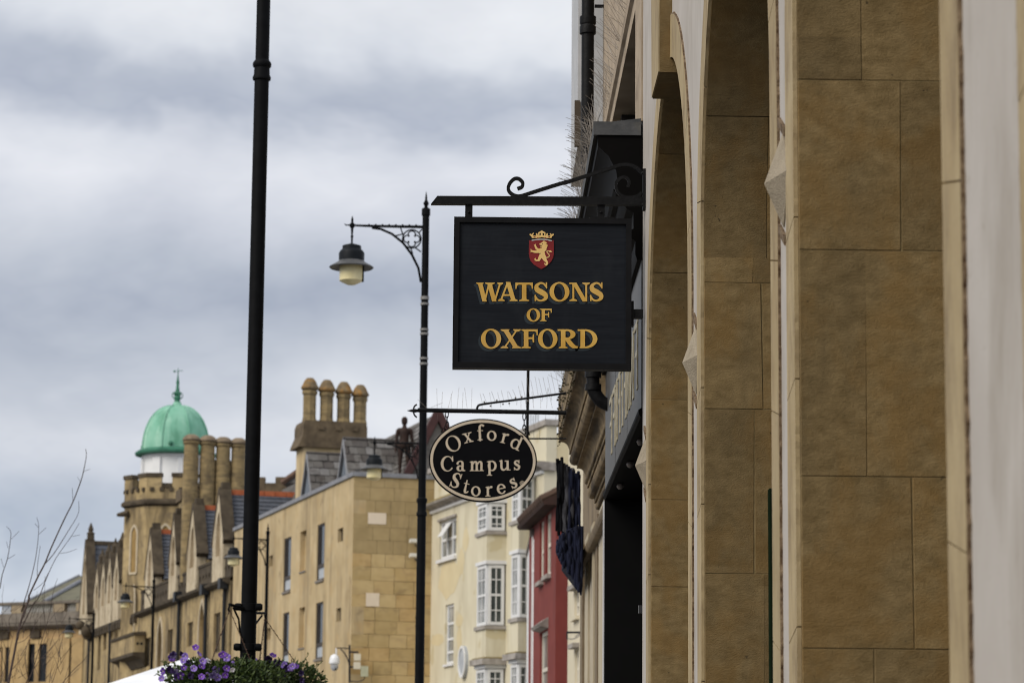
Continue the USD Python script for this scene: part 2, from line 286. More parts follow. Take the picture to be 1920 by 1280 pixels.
# jamb ashlars that face along the street towards the viewer
JT = 0.035
def jamb(P, ys, verts):                    # ys: course joints (photo y); verts: vertical joint (photo x) per course, or None
    FJ = Fr((0, P - 0.0), (1, 0), (0, -1))
    zs = [FJ.sh((1490 if P < 8 else 1330 if P < 12 else 1240), y)[1] for y in ys]
    zs = [0.05, 0.62, 1.2] + sorted(zs)
    zs = [z for i, z in enumerate(zs) if i == 0 or z - zs[i - 1] > 0.15]
    zt = SPR - 0.0
    zs = [z for z in zs if z < zt - 0.05] + [zt]
    g = MB(); g.box(FJ, X0 + 0.0128, X0 + 0.612, 0.05, SPR, -0.0005, 0.0126); part(ar, 'jamb_mortar', g, M('jamb_joint_mortar', (0.14, 0.10, 0.042), (0.25, 0.185, 0.09), 9, 0.95, 0.4, 80))
    for i in range(len(zs) - 1):
        zm = (zs[i] + zs[i + 1]) / 2
        vx = [v for y0, y1, v in verts if FJ.sh(1500, y1)[1] - 0.05 < zm < FJ.sh(1500, y0)[1] + 0.05]
        xs = [X0 + 0.0125] + ([FJ.sh(vx[0], 640)[0]] if vx else [X0 + 0.0125 + (0.34 if i % 2 else 0.22)]) + [X0 + 0.615]
        for k in range(2):
            j = 0.0007; d = RNG.uniform(0, 0.003)
            p0, p1 = xs[k] + (j if k else 0), xs[k + 1] - (j if k == 0 else 0)
            w = RNG.normal(0, 0.0025, 4)
            g = MB(); q = [(p0 + w[0], zs[i] + j), (p1 + w[1], zs[i] + j), (p1 + w[2], zs[i + 1] - j), (p0 + w[3] * 0, zs[i + 1] - j)]
            q[0] = (p0, q[0][1])
            b = 0.0018; cx, cz = (p0 + p1) / 2, (q[0][1] + q[2][1]) / 2
            fr_ = [(x + math.copysign(b, cx - x), z + math.copysign(b, cz - z)) for x, z in q]
            if i == len(zs) - 2: q[2], q[3] = (q[2][0], zs[-1]), (q[3][0], zs[-1]); fr_[2], fr_[3] = (fr_[2][0], zs[-1]), (fr_[3][0], zs[-1])
            V = [FJ.p(x, z, -0.02) for x, z in q] + [FJ.p(x, z, 0.010 + d) for x, z in q] + [FJ.p(x, z, 0.014 + d) for x, z in fr_]
            fc = [[4, 5, 9, 8], [5, 6, 10, 9], [6, 7, 11, 10], [7, 4, 8, 11], [8, 9, 10, 11], [0, 1, 5, 4], [1, 2, 6, 5], [2, 3, 7, 6], [3, 0, 4, 7]]
            g.add(V, fc); part(ar, "jamb_stone", g, STONE_JAMB)
jamb(7.447, (152, 470, 893, 1215), [(-400, 152, 1620), (152, 470, 1692), (470, 893, 1621), (893, 1215, 1705), (1215, 1500, 1631)])
jamb(10.543, (222, 531, 767, 1075), [(222, 531, 1411), (767, 1075, 1413)])
jamb(13.715, (505, 750, 937, 1100), [])
# soffit voussoirs of the far half of each arch
for a, b in ops[1:]:
    c, r = (a + b) / 2, (b - a) / 2; n = 3; e = 0.002 / r
    for k in range(n):
        t0, t1 = [math.radians(v) for v in ((0, 25), (25, 55), (55, 90))[k]]
        sp = [Fr((0, b), (1, 0), (0, -1)).sh(1620, 640)[0] - X0, 0.33, 0.22][k] if b < 8 else 0.25 + 0.1 * (k % 2)
        for x0, x1 in ((0.0125, sp - 0.001), (sp + 0.001, 0.615)):
            g = MB(); th = np.linspace(t0 + (e if k else 0), t1 - e, 7)
            pol = Polygon([(c + (r - 0.012) * math.cos(t), SPR + (r - 0.012) * math.sin(t)) for t in th] + [(c + (r + 0.02) * math.cos(t), SPR + (r + 0.02) * math.sin(t)) for t in th[::-1]])
            g.prism(pol, FA, -x1, -x0); part(ar, "soffit_stone", g, STONE_JAMB, 30)
# the recessed shop window behind the arches and the open green door
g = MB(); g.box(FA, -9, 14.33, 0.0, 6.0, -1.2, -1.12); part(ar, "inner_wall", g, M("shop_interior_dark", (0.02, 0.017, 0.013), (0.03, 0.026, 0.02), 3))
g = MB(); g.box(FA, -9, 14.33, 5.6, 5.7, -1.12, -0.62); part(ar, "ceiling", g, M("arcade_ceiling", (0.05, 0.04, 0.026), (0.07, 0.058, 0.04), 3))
a_ = at(1440, 1000, 8.45)
g = MB(); g.box(FA, 8.40, 8.45, 0.02, at(1443, 915, 8.4)[2], -0.5, -(a_[0] - X0)); part(ar, "door_leaf", g, M("dark_green_paint", (0.008, 0.014, 0.007), (0.010, 0.017, 0.009), 8, 0.8, spec=0.0))
# ---------------------------------------------------------------- lettering drawn as strokes
def vs(pts, ws):                            # a stroke whose width changes along its length
    out = []
    for (p, q), (a, b) in zip(zip(pts, pts[1:]), zip(ws, ws[1:])):
        out.append(unary_union([Point(p).buffer(a / 2, 8), Point(q).buffer(b / 2, 8)]).convex_hull)
    return unary_union(out)
def spl(pts, n=8):                          # Catmull-Rom through the points
    P = [np.array(p, float) for p in pts]; P = [2 * P[0] - P[1]] + P + [2 * P[-1] - P[-2]]; out = []
    for i in range(1, len(P) - 2):
        for t in np.linspace(0, 1, n, endpoint=False):
            a, b, c, d = P[i - 1:i + 3]; out.append(tuple(0.5 * (2 * b + (c - a) * t + (2 * a - 5 * b + 4 * c - d) * t * t + (3 * b - a - 3 * c + d) * t ** 3)))
    return out + [tuple(P[-2])]
def sv(pts, ws, n=8):
    q = spl(pts, n); w = np.interp(np.linspace(0, 1, len(q)), np.linspace(0, 1, len(ws)), ws); return vs(q, w)
def B(x0, y0, x1, y1): return sbox(min(x0, x1), min(y0, y1), max(x0, x1), max(y0, y1))
def dg(x0, y0, x1, y1, w): return Polygon([(x0 - w / 2, y0), (x0 + w / 2, y0), (x1 + w / 2, y1), (x1 - w / 2, y1)])
def ell(cx, cy, a, b): return affinity.scale(Point(0, 0).buffer(1, 24), a, b, origin=(0, 0)).__class__([(x + cx, y + cy) for x, y in affinity.scale(Point(0, 0).buffer(1, 24), a, b, origin=(0, 0)).exterior.coords])
def serif(x, y, w, h=0.055, up_=True):      # a bracketed slab under (or over) a stem at x
    s = 1 if up_ else -1
    return Polygon([(x - w / 2, y), (x + w / 2, y), (x + w / 2, y + s * h * 0.8), (x + w * 0.22, y + s * h * 2.1), (x - w * 0.22, y + s * h * 2.1), (x - w / 2, y + s * h * 0.8)])
def cap(ch, w, b):                          # capital, 1 tall, w wide, thick strokes b, thin strokes t
    t = b * 0.42; s = b * 1.75
    if ch == "O": return ell(w / 2, 0.5, w / 2, 0.53).difference(affinity.rotate(ell(w / 2, 0.5, w / 2 - b, 0.53 - t * 0.85), 4))
    if ch == "W":
        d = w / 1.5
        return unary_union([dg(0.16 * w, 1, 0.33 * w, -0.02, b), dg(0.50 * w, 1, 0.33 * w, -0.02, t), dg(0.50 * w, 1, 0.68 * w, -0.02, b), dg(0.90 * w, 1, 0.69 * w, -0.02, t),
                            serif(0.16 * w, 1, s * 0.95, up_=False), serif(0.52 * w, 1, s * 1.25, up_=False), serif(0.90 * w, 1, s * 0.8, up_=False)]).intersection(B(0, -0.05, w, 1))
    if ch == "A": return unary_union([dg(0.13 * w, 0, 0.49 * w, 1, t), dg(0.80 * w, 0, 0.51 * w, 1.03, b), B(0.25 * w, 0.28, 0.7 * w, 0.28 + t * 0.9), serif(0.16 * w, 0, s * 0.9), serif(0.80 * w, 0, s * 1.05)]).intersection(B(0, 0, w, 1.04))
    if ch == "T": return unary_union([B(w / 2 - b / 2, 0, w / 2 + b / 2, 1), serif(w / 2, 0, s * 1.3), B(0.02 * w, 1 - t * 1.1, 0.98 * w, 1), Polygon([(0, 1), (0.2 * w, 1), (0.2 * w, 0.9), (0.09 * w, 0.82), (0.06 * w, 0.66), (0, 0.66)]), Polygon([(w, 1), (0.8 * w, 1), (0.8 * w, 0.9), (0.91 * w, 0.82), (0.94 * w, 0.66), (w, 0.66)])])
    if ch == "S":
        u = w
        return unary_union([sv([(0.84 * u, 0.80), (0.70 * u, 0.93), (0.45 * u, 0.97), (0.19 * u, 0.82), (0.24 * u, 0.62), (0.52 * u, 0.49), (0.80 * u, 0.34), (0.83 * u, 0.15), (0.55 * u, 0.03), (0.28 * u, 0.07), (0.10 * u, 0.25)], [t, t, t, b * 0.8, b * 1.15, b * 1.25, b * 1.1, b * 0.75, t, t, t]),
                            Polygon([(0.84 * u, 1.01), (0.93 * u, 1.01), (0.93 * u, 0.68), (0.85 * u, 0.68)]), Polygon([(0.06 * u, 0.34), (0.14 * u, 0.34), (0.16 * u, 0.0), (0.06 * u, 0.0)])])
    if ch == "N": return unary_union([B(0.2 * w - t / 2, 0, 0.2 * w + t / 2, 1), B(0.84 * w - t / 2, 0, 0.84 * w + t / 2, 1), dg(0.2 * w + b * 0.2, 1, 0.84 * w - b * 0.28, -0.02, b), serif(0.2 * w, 0, s), serif(0.84 * w, 1, s, up_=False), B(0.0, 1 - t * 0.8, 0.3 * w, 1)])
    if ch == "F": return unary_union([B(0.16 * w, 0, 0.16 * w + b, 1), serif(0.16 * w + b / 2, 0, s * 1.2), serif(0.16 * w + b / 2, 1, s * 1.2, up_=False), B(0.16 * w, 1 - t * 1.1, w, 1), Polygon([(w, 1), (0.78 * w, 1), (0.78 * w, 0.92), (0.92 * w, 0.84), (0.93 * w, 0.68), (w, 0.68)]), B(0.3 * w, 0.48, 0.72 * w, 0.48 + t), Polygon([(0.70 * w, 0.72), (0.78 * w, 0.76), (0.78 * w, 0.30), (0.70 * w, 0.32), (0.68 * w, 0.48), (0.62 * w, 0.5), (0.62 * w, 0.54), (0.68 * w, 0.58)])])
    if ch == "X": return unary_union([dg(0.22 * w, 1, 0.78 * w, 0, b * 1.15), dg(0.82 * w, 1, 0.17 * w, 0, t), serif(0.22 * w, 1, s * 1.1, up_=False), serif(0.80 * w, 1, s * 0.95, up_=False), serif(0.19 * w, 0, s * 0.95), serif(0.78 * w, 0, s * 1.15)]).intersection(B(0, 0, w, 1))
    if ch == "R":
        bowl = ell(0.46 * w, 0.735, 0.37 * w, 0.265).difference(ell(0.44 * w, 0.735, 0.37 * w - b, 0.265 - t * 0.9)).intersection(B(0.3 * w, 0, w, 1))
        return unary_union([B(0.15 * w, 0, 0.15 * w + b, 1), serif(0.15 * w + b / 2, 0, s * 1.1), B(0, 1 - t * 0.8, 0.4 * w, 1), bowl, B(0.2 * w, 0.47, 0.46 * w, 0.47 + t * 0.9), B(0.2 * w, 1 - t * 0.9, 0.46 * w, 1), sv([(0.45 * w, 0.46), (0.62 * w, 0.22), (0.80 * w, 0.05), (0.99 * w, 0.04)], [b * 0.9, b, b * 0.8, t])]).intersection(B(-0.1, 0, 1.1 * w, 1.02))
    if ch == "D":
        return unary_union([B(0.14 * w, 0, 0.14 * w + b, 1), B(0, 1 - t * 0.85, 0.4 * w, 1), B(0, 0, 0.4 * w, t * 0.85), ell(0.4 * w, 0.5, 0.6 * w, 0.5).difference(ell(0.36 * w, 0.5, 0.64 * w - b, 0.5 - t * 0.9)).intersection(B(0.3 * w, 0, w, 1))])
    if ch == "C":
        ring = ell(w * 0.52, 0.5, w * 0.52, 0.53).difference(affinity.translate(ell(w * 0.52, 0.5, w * 0.52 - b * 0.9, 0.53 - t), b * 0.25, 0))
        return unary_union([ring.difference(Polygon([(0.6 * w, 0.62), (1.2 * w, 0.86), (1.2 * w, 0.15), (0.75 * w, 0.30)])), Polygon([(0.86 * w, 1.02), (0.95 * w, 1.02), (0.98 * w, 0.66), (0.90 * w, 0.66)])])
def low(ch, b=0.15):                        # lower case in units of capital height; x-height 0.66; returns (shape, width)
    t, xh = b * 0.5, 0.66; s = b * 2.2
    if ch == "o": return ell(0.33, xh / 2, 0.33, xh / 2 + 0.02).difference(affinity.rotate(ell(0.33, xh / 2, 0.33 - b, xh / 2 - t * 0.8), 10)), 0.66
    if ch == "x": return unary_union([dg(0.14, xh, 0.48, 0, b), dg(0.50, xh, 0.13, 0, t), serif(0.14, xh, s, 0.035, False), serif(0.50, xh, s * 0.8, 0.035, False), serif(0.13, 0, s * 0.8, 0.035), serif(0.49, 0, s, 0.035)]), 0.64
    if ch == "f": return unary_union([sv([(0.22, 0), (0.22, 0.6), (0.24, 0.9), (0.36, 1.02), (0.47, 0.96)], [b, b, b, t * 1.2, b * 0.9]), serif(0.22, 0, s * 1.1, 0.035), B(0.05, xh - 0.05, 0.44, xh)]), 0.5
    if ch == "r": return unary_union([B(0.12, 0, 0.12 + b, xh), serif(0.12 + b / 2, 0, s * 1.1, 0.035), Polygon([(0.02, xh - 0.05), (0.14, xh), (0.12 + b, xh + 0.02), (0.2, xh - 0.12)]), sv([(0.24, 0.48), (0.33, 0.60), (0.44, 0.63)], [t, t * 1.4, b * 1.05])]), 0.5
    if ch == "d": return unary_union([ell(0.30, xh / 2, 0.30, xh / 2 + 0.02).difference(ell(0.33, xh / 2, 0.33 - b, xh / 2 - t * 0.8)), B(0.48, 0.02, 0.48 + b, 1.02), Polygon([(0.36, 0.98), (0.36, 1.02), (0.55, 1.06), (0.55, 0.92)]), Polygon([(0.5, 0.08), (0.74, 0.05), (0.74, 0), (0.5, -0.02)])]), 0.74
    if ch == "a": return unary_union([sv([(0.09, 0.50), (0.16, 0.62), (0.32, 0.645), (0.42, 0.52), (0.42, 0.1), (0.56, 0.03)], [b, t, t, b, b, t]), ell(0.24, 0.18, 0.22, 0.20).difference(ell(0.27, 0.18, 0.21 - b * 0.8, 0.20 - t))]), 0.58
    if ch == "m":
        p = [B(x, 0, x + b, xh - 0.08) for x in (0.10, 0.42, 0.74)] + [serif(x + b / 2, 0, s, 0.035) for x in (0.10, 0.42, 0.74)] + [Polygon([(0.0, xh - 0.05), (0.1, xh), (0.1 + b, xh + 0.02), (0.1 + b, xh - 0.15)])]
        p += [sv([(x + b, 0.48), (x + 0.24, 0.62), (x + 0.36, 0.6), (x + 0.32 + b / 2, 0.4)], [t, t * 1.4, b * 0.9, b]) for x in (0.10, 0.42)]
        return unary_union(p), 1.0
    if ch == "p": return unary_union([B(0.12, -0.32, 0.12 + b, xh), serif(0.12 + b / 2, -0.32, s * 1.1, 0.035), Polygon([(0.0, xh - 0.05), (0.12, xh), (0.12 + b, xh + 0.03), (0.12 + b, xh - 0.15)]), ell(0.38, xh / 2, 0.30, xh / 2 + 0.02).difference(ell(0.35, xh / 2, 0.33 - b, xh / 2 - t * 0.8))]), 0.7
    if ch == "u": return unary_union([sv([(0.14, xh - 0.02), (0.14, 0.2), (0.22, 0.05), (0.36, 0.05), (0.48, 0.18)], [b, b, b * 0.9, t * 1.2, t]), B(0.48, 0.0, 0.48 + b, xh), Polygon([(0.0, xh - 0.05), (0.0, xh), (0.2, xh), (0.2, xh - 0.08)]), Polygon([(0.36, xh - 0.05), (0.36, xh), (0.55, xh), (0.55, xh - 0.08)]), Polygon([(0.5, 0.06), (0.74, 0.05), (0.74, 0.0), (0.5, 0)])]), 0.74
    if ch == "s": return unary_union([sv([(0.36, 0.52), (0.26, 0.62), (0.12, 0.54), (0.14, 0.41), (0.28, 0.32), (0.39, 0.2), (0.32, 0.06), (0.18, 0.03), (0.08, 0.12)], [t, t, b * .8, b, b * 1.15, b, b * .8, t, t]), B(0.36, 0.44, 0.41, 0.67), B(0.04, 0, 0.09, 0.2)]), 0.46
    if ch == "t": return unary_union([sv([(0.2, 0.86), (0.2, 0.2), (0.24, 0.05), (0.36, 0.06), (0.42, 0.14)], [t, b, b, t * 1.3, t]), B(0.04, xh - 0.05, 0.4, xh)]), 0.44
    if ch == "e": return unary_union([ell(0.31, xh / 2, 0.31, xh / 2 + 0.02).difference(ell(0.325, xh / 2, 0.31 - b * 0.95, xh / 2 - t * 0.8)).difference(Polygon([(0.36, 0.34), (0.8, 0.34), (0.8, 0.15), (0.5, 0.16)])), B(0.1, 0.33, 0.58, 0.33 + t * 0.9)]), 0.62
def fit(poly, x0, x1, yb, yt, fr):           # put a unit-height capital of width (x1-x0)/(yb-yt) into the photo box
    k = (yb - yt); out = []
    for g in getattr(poly, "geoms", [poly]):
        q = lambda c: [fr.sh(x0 + X * k, yb - Y * k) for X, Y in c]
        out.append(Polygon(q(g.exterior.coords), [q(i.coords) for i in g.interiors]).buffer(0))
    return unary_union(out)

# ---------------------------------------------------------------- the square hanging sign
FS = Fr((0, 14.1), (1, 0), (0, -1))
sg = thing("hanging_sign", "black square hanging sign with gold lettering and lion crest on an iron bracket", "sign", (X0, 14.1, 4.6))
bl = FS.sh(848, 690); tr = FS.sh(1184, 411)
g = MB(); g.box(FS, bl[0] + 0.002, tr[0] - 0.002, bl[1] + 0.002, tr[1] - 0.002, -0.045, 0.0); part(sg, "board", g, SIGN_BOARD)
fp = B(*bl, *tr).difference(B(bl[0] + 0.028, bl[1] + 0.03, tr[0] - 0.028, tr[1] - 0.028))
for pc in (B(bl[0], bl[1], tr[0], bl[1] + 0.03), B(bl[0], tr[1] - 0.028, tr[0], tr[1]), B(bl[0], bl[1] + 0.0302, bl[0] + 0.028, tr[1] - 0.0282), B(tr[0] - 0.028, bl[1] + 0.0302, tr[0], tr[1] - 0.0282)):
    x0, y0, x1, y1 = pc.bounds; g = MB()
    g.hexa([FS.p(s, h, o) for s, h, o in ((x0, y0, -0.055), (x1, y0, -0.055), (x1, y1, -0.055), (x0, y1, -0.055), (x0, y0, 0.014), (x1, y0, 0.014), (x1, y1, 0.014), (x0, y1, 0.014))])
    part(sg, "frame_rail", g, SIGN_FRAME)
c1, c2 = (880, 510), 260 / 1920
def row(txt, boxes, yt, yb, bold):
    for ch, (x0, x1) in zip(txt, boxes):
        w = (x1 - x0) / (yb - yt); shp = cap(ch, w, bold)
        X0_, X1_, YB, YT = c1[0] + x0 * c2, c1[0] + x1 * c2, c1[1] + yb * c2, c1[1] + yt * c2
        P = fit(shp, X0_, X1_, YB, YT, FS).simplify(0.0003)
        sh_ = unary_union([affinity.translate(P, -0.012 * q, -0.0125 * q) for q in (0.55, 0.8, 1.0)]).buffer(0.001).difference(P.buffer(0.0035))
        g = MB(); g.prism(P, FS, 0.0002, 0.0032); lt = part(sg, "letter", g, GOLD)
        g = MB(); g.prism(sh_.simplify(0.0006), FS, 0.0002, 0.0012); part(lt, "shade", g, LETTER_SHADE)
row("WATSONS", [(85, 468), (398, 668), (637, 880), (893, 1090), (1110, 1385), (1383, 1662), (1660, 1856)], 147, 403, 0.24)
row("OF", [(793, 980), (975, 1140)], 508, 682, 0.26)
row("OXFORD", [(160, 440), (432, 716), (718, 947), (950, 1220), (1223, 1520), (1500, 1772)], 793, 1055, 0.24)
# crest
k1, k2 = (980, 420), 70 / 996
def cr(pts): return [FS.sh(k1[0] + x * k2, k1[1] + y * k2) for x, y in pts]
def crs(pts, ws): return vs(cr(pts), [w * k2 * 14.1 / F for w in ws])
shield = Polygon(cr([(170, 440), (830, 440), (832, 800), (812, 900), (760, 1000), (690, 1075), (600, 1150), (500, 1205), (395, 1150), (290, 1075), (215, 990), (180, 890), (165, 800)]))
g = MB(); g.prism(shield, FS, 0.0002, 0.004); sd = part(sg, "shield", g, CREST_RED)
lion = unary_union([crs([(490, 720), (520, 800), (550, 880)], [150, 150, 120]), crs([(545, 550), (590, 610), (555, 690)], [140, 130, 130]), crs([(520, 545), (462, 540)], [70, 40]), crs([(520, 590), (485, 608)], [60, 36]),
    crs([(430, 700), (370, 665), (335, 590), (330, 565)], [70, 60, 42, 36]), crs([(335, 580), (298, 562)], [24, 10]), crs([(335, 570), (352, 535)], [22, 8]),
    crs([(450, 740), (330, 748), (245, 728)], [80, 64, 48]), crs([(245, 730), (200, 700)], [26, 10]), crs([(245, 740), (205, 760)], [26, 10]), crs([(240, 720), (220, 670)], [22, 8]),
    crs([(490, 850), (445, 930), (430, 975), (360, 978)], [100, 76, 52, 40]), crs([(365, 975), (320, 935)], [34, 18]), crs([(365, 975), (315, 970)], [30, 14]), crs([(340, 950), (345, 905)], [24, 10]),
    crs([(560, 880), (590, 950), (640, 1010), (655, 1060), (625, 1095), (590, 1075)], [130, 90, 64, 48, 44, 24]), crs([(595, 1080), (575, 1045)], [24, 8]),
    crs([(620, 900), (675, 895), (715, 860), (700, 815), (660, 775), (640, 735), (680, 718)], [24, 22, 22, 22, 22, 20, 16]), crs([(690, 725), (735, 735), (785, 748)], [20, 50, 8]),
    crs([(640, 560), (665, 600)], [40, 8]), crs([(610, 500), (645, 520)], [50, 12]), crs([(600, 680), (630, 690)], [60, 10]), crs([(560, 480), (590, 470)], [50, 16])])
g = MB(); g.prism(lion.simplify(0.0004), FS, 0.0042, 0.0062); part(sd, "lion", g, CREST_GOLD)
eye = unary_union([Point(cr([(525, 535)])[0]).buffer(0.0022), crs([(455, 578), (500, 582)], [10, 16]), crs([(430, 800), (470, 790)], [10, 18])])
g = MB(); g.prism(eye, FS, 0.0063, 0.007); part(sd, "lion_markings", g, SIGN_FRAME)
crown = unary_union([crs([(270, 345), (380, 350), (510, 330), (640, 350), (745, 345)], [70, 60, 56, 60, 70]), crs([(270, 340), (205, 285)], [40, 44]), crs([(250, 300), (285, 250)], [40, 26]), crs([(745, 340), (810, 285)], [40, 44]), crs([(765, 300), (735, 265)], [40, 26]),
    crs([(390, 330), (370, 270)], [50, 40]), crs([(640, 330), (655, 270)], [50, 40]), crs([(430, 300), (430, 240), (510, 205), (590, 240), (590, 300)], [36, 36, 50, 36, 36]), crs([(510, 300), (510, 185)], [56, 24])])
g = MB(); g.prism(crown.simplify(0.0004), FS, 0.0002, 0.0042); cw = part(sg, "crown", g, CREST_GOLD)
g = MB(); g.prism(crs([(250, 440), (380, 422), (510, 414), (640, 424), (770, 452)], [24, 24, 24, 24, 24]), FS, 0.0042, 0.006); part(cw, "crown_band", g, CREST_WHITE)
g = MB(); g.prism(unary_union([crs([(400, 380), (402, 384)], [40, 40]), crs([(610, 380), (612, 384)], [40, 40]), crs([(300, 345), (330, 350)], [22, 22]), crs([(690, 350), (720, 345)], [22, 22])]), FS, 0.0044, 0.0052); part(cw, "crown_cap", g, CREST_RED)
# bracket: bar, hangers, scrolls, side stay
def fs3(pts, o=-0.02): return [FS.p(*FS.sh(x, y), o) for x, y in pts]
a, b = FS.sh(808, 382), FS.sh(820, 367); c_, d_ = FS.sh(1206, 384), FS.sh(1206, 369)
g = MB(); g.prism(Polygon([a, c_, d_, b]), FS, -0.042, -0.002); part(sg, "bracket_bar", g, BLACK_IRON)
for hx in (879, 1127):
    (s0, _), (s1, _) = FS.sh(hx - 7, 400), FS.sh(hx + 7, 400); zt, zb = FS.sh(hx, 383)[1], FS.sh(hx, 411)[1]
    g = MB(); g.box(FS, s0, s1, zb, zt, -0.03, -0.014); g.box(FS, s0 - 0.04, s1 + 0.05, zb, zb + 0.012, -0.04, -0.004); g.ball(FS.p((s0 + s1) / 2, (zb + zt) / 2, -0.012), 0.007); part(sg, "hanger", g, BLACK_IRON)
def c1p(pts): return [(800 + x * 0.3125, 320 + y * 0.3125) for x, y in pts]
def c8p(pts): return [(1060 + x * 0.1876, 200 + y * 0.1876) for x, y in pts]
path = spl(c1p([(545, 104), (572, 92), (576, 66), (552, 44), (524, 46), (497, 75), (491, 110), (515, 138), (560, 148), (640, 124), (760, 86), (850, 60)]) + c8p([(0, 752), (230, 678), (420, 620), (540, 580), (640, 575), (720, 610), (770, 660)]), 5)
def flatbar(pts, half_w, o0, o1): return LineString([FS.sh(*p) for p in pts]).buffer(half_w, cap_style=2)
g = MB(); g.prism(flatbar(path, 0.0085, 0, 0), FS, -0.032, -0.012); part(sg, "scroll_stay", g, BLACK_IRON, 40)
path = spl(c8p([(625, 790), (640, 745), (610, 702), (555, 705), (510, 755), (515, 825), (560, 880), (640, 900), (720, 885), (765, 850)]), 6)
g = MB(); g.prism(flatbar(path, 0.0075, 0, 0), FS, -0.030, -0.014); part(sg, "inner_scroll", g, BLACK_IRON, 40)
za_, zb_ = FS.sh(1205, 392)[1], FS.sh(1205, 318)[1]
g = MB(); g.box(FA, 14.075, 14.155, za_, zb_, -0.008, 0.006); wp_ = part(sg, "wall_plate", g, BLACK_IRON)
for zz in (za_ + 0.02, zb_ - 0.02):
    g = MB(); g.ball(FA.p(14.09, zz, 0.006), 0.009); part(wp_, "bolt", g, BLACK_IRON, 40)
(s0, z0), (s1, z1) = FS.sh(1184, 597), FS.sh(1206, 579)
g = MB(); g.box(FS, s0, s1, z0 + 0.005, z1, -0.05, -0.01); zz = FS.sh(1186, 564)[1]; g.box(FS, s0 + 0.001, s0 + 0.012, FS.sh(1186, 610)[1], zz, -0.06, 0.0); part(sg, "side_stay", g, BLACK_IRON)
# ---------------------------------------------------------------- the dark shop next door
def flat(name, c, rough=0.6, spec=0.3, **k): return M(name, c, tuple(x * 1.25 for x in c), 5.0, rough, spec=spec, **k)
DARK_SHOP = flat("dark_shop_paint", (0.0034, 0.0031, 0.003), 0.6, 0.03)
FASCIA = M("grey_fascia_paint", (0.068, 0.066, 0.063), (0.082, 0.080, 0.077), 1.2, 0.45, spec=0.12, streak=(0.085, 0.085, 0.084), streak_amt=0.4, sscale=(6, 6, 0.8))
LEAD = M("lead_flashing", (0.035, 0.037, 0.040), (0.075, 0.075, 0.077), 9, 0.7, 0.3, 40, streak=(0.07, 0.06, 0.03), sscale=(9, 9, 5), streak_amt=0.5)
PINK_STONE = M("weathered_pink_stone", (0.30, 0.235, 0.165), (0.40, 0.32, 0.235), 3.5, 0.9, 0.4, 40, streak=(0.13, 0.10, 0.075), sscale=(2, 2, 6), streak_amt=0.5)
SPIKE = flat("spike_wire", (0.16, 0.14, 0.12), 0.4, 0.6)
Y1, Y2, Y3 = 14.345, 18.25, 22.3
ds = thing("dark_shop", "dark painted shop with grey lettered fascia and heavy black cornice beside the cream arcade", "shop", (X0, 16, 0))
FD = FA
zc0, zc1 = 4.43, 5.16
prof = [(-0.02, zc0), (0.02, zc0), (0.03, zc0 + 0.03), (0.03, zc0 + 0.10), (0.055, zc0 + 0.115), (0.065, zc0 + 0.135), (0.055, zc0 + 0.155), (0.04, zc0 + 0.165), (0.04, zc0 + 0.25), (0.075, zc0 + 0.27), (0.1, zc0 + 0.31), (0.105, zc0 + 0.345), (0.13, zc0 + 0.35), (0.145, zc0 + 0.37), (0.13, zc0 + 0.39), (0.12, zc0 + 0.40), (0.13, zc0 + 0.47), (0.17, zc0 + 0.55), (0.225, zc0 + 0.60), (0.225, zc0 + 0.655), (0.235, zc0 + 0.66), (-0.02, zc0 + 0.66)]
g = MB(); g.along(prof, FD, Y1, Y2); part(ds, "cornice", g, DARK_SHOP, 25)
g = MB(); g.along([(-0.02, zc0 + 0.6605), (0.235, zc0 + 0.6605), (0.247, zc0 + 0.655), (0.247, zc0 + 0.725), (-0.02, zc0 + 0.76)], FD, Y1 + 0.02, Y2); part(ds, "lead_cap", g, LEAD)
g = MB(); zt0 = zc0 + 0.655
g.box(FD, Y1 - 0.012, Y1 + 0.018, zt0 + 0.004, zt0 + 0.075, 0.002, 0.249); part(ds, "lead_end", g, LEAD)
zf = 3.63
g = MB(); g.along([(-0.3, zf - 0.02), (0.0, zf - 0.02), (0.012, zf), (0.012, zf + 0.02), (-0.004, zf + 0.028), (-0.3, zf + 0.028)], FD, Y1, Y2); part(ds, "soffit_bead", g, DARK_SHOP)
g = MB(); g.along([(-0.3, zf + 0.03), (-0.002, zf + 0.03), (-0.002, zc0 - 0.001), (-0.3, zc0 - 0.001)], FD, Y1, Y2); part(ds, "fascia", g, FASCIA)
g = MB()
for k, yy in enumerate((Y1 + 1.3, Y1 + 2.6)): g.box(FD, yy, yy + 0.006, zf + 0.03, zc0 - 0.002, -0.0018, -0.001)
part(ds, "fascia_joint", g, DARK_SHOP, kind="stuff")
# gilt letters seen almost edge on: worn upright strokes only
GILT = M("worn_gilt", (0.26, 0.22, 0.13), (0.42, 0.38, 0.28), 18, 0.5)
y = Y1 + 0.28
while y < Y2 - 0.8:
    w = RNG.uniform(0.16, 0.30); zb, zt = zf + 0.17, zf + 0.54
    L = unary_union([sbox(y, zb, y + 0.045, zt), sbox(y - 0.02, zb, y + 0.07, zb + 0.02), sbox(y - 0.02, zt - 0.02, y + 0.07, zt)] + ([sbox(y + w - 0.05, zb, y + w - 0.015, zt), LineString([(y + 0.03, zt - 0.02), (y + w - 0.03, zb + 0.02)]).buffer(0.018)] if RNG.random() < 0.6 else [sbox(y, zt - 0.035, y + w, zt), sbox(y, (zb + zt) / 2, y + w * 0.7, (zb + zt) / 2 + 0.03)]))
    g = MB(); g.prism(L, FD, -0.0017, 0.004); part(ds, "letter", g, GILT); y += w + 0.10
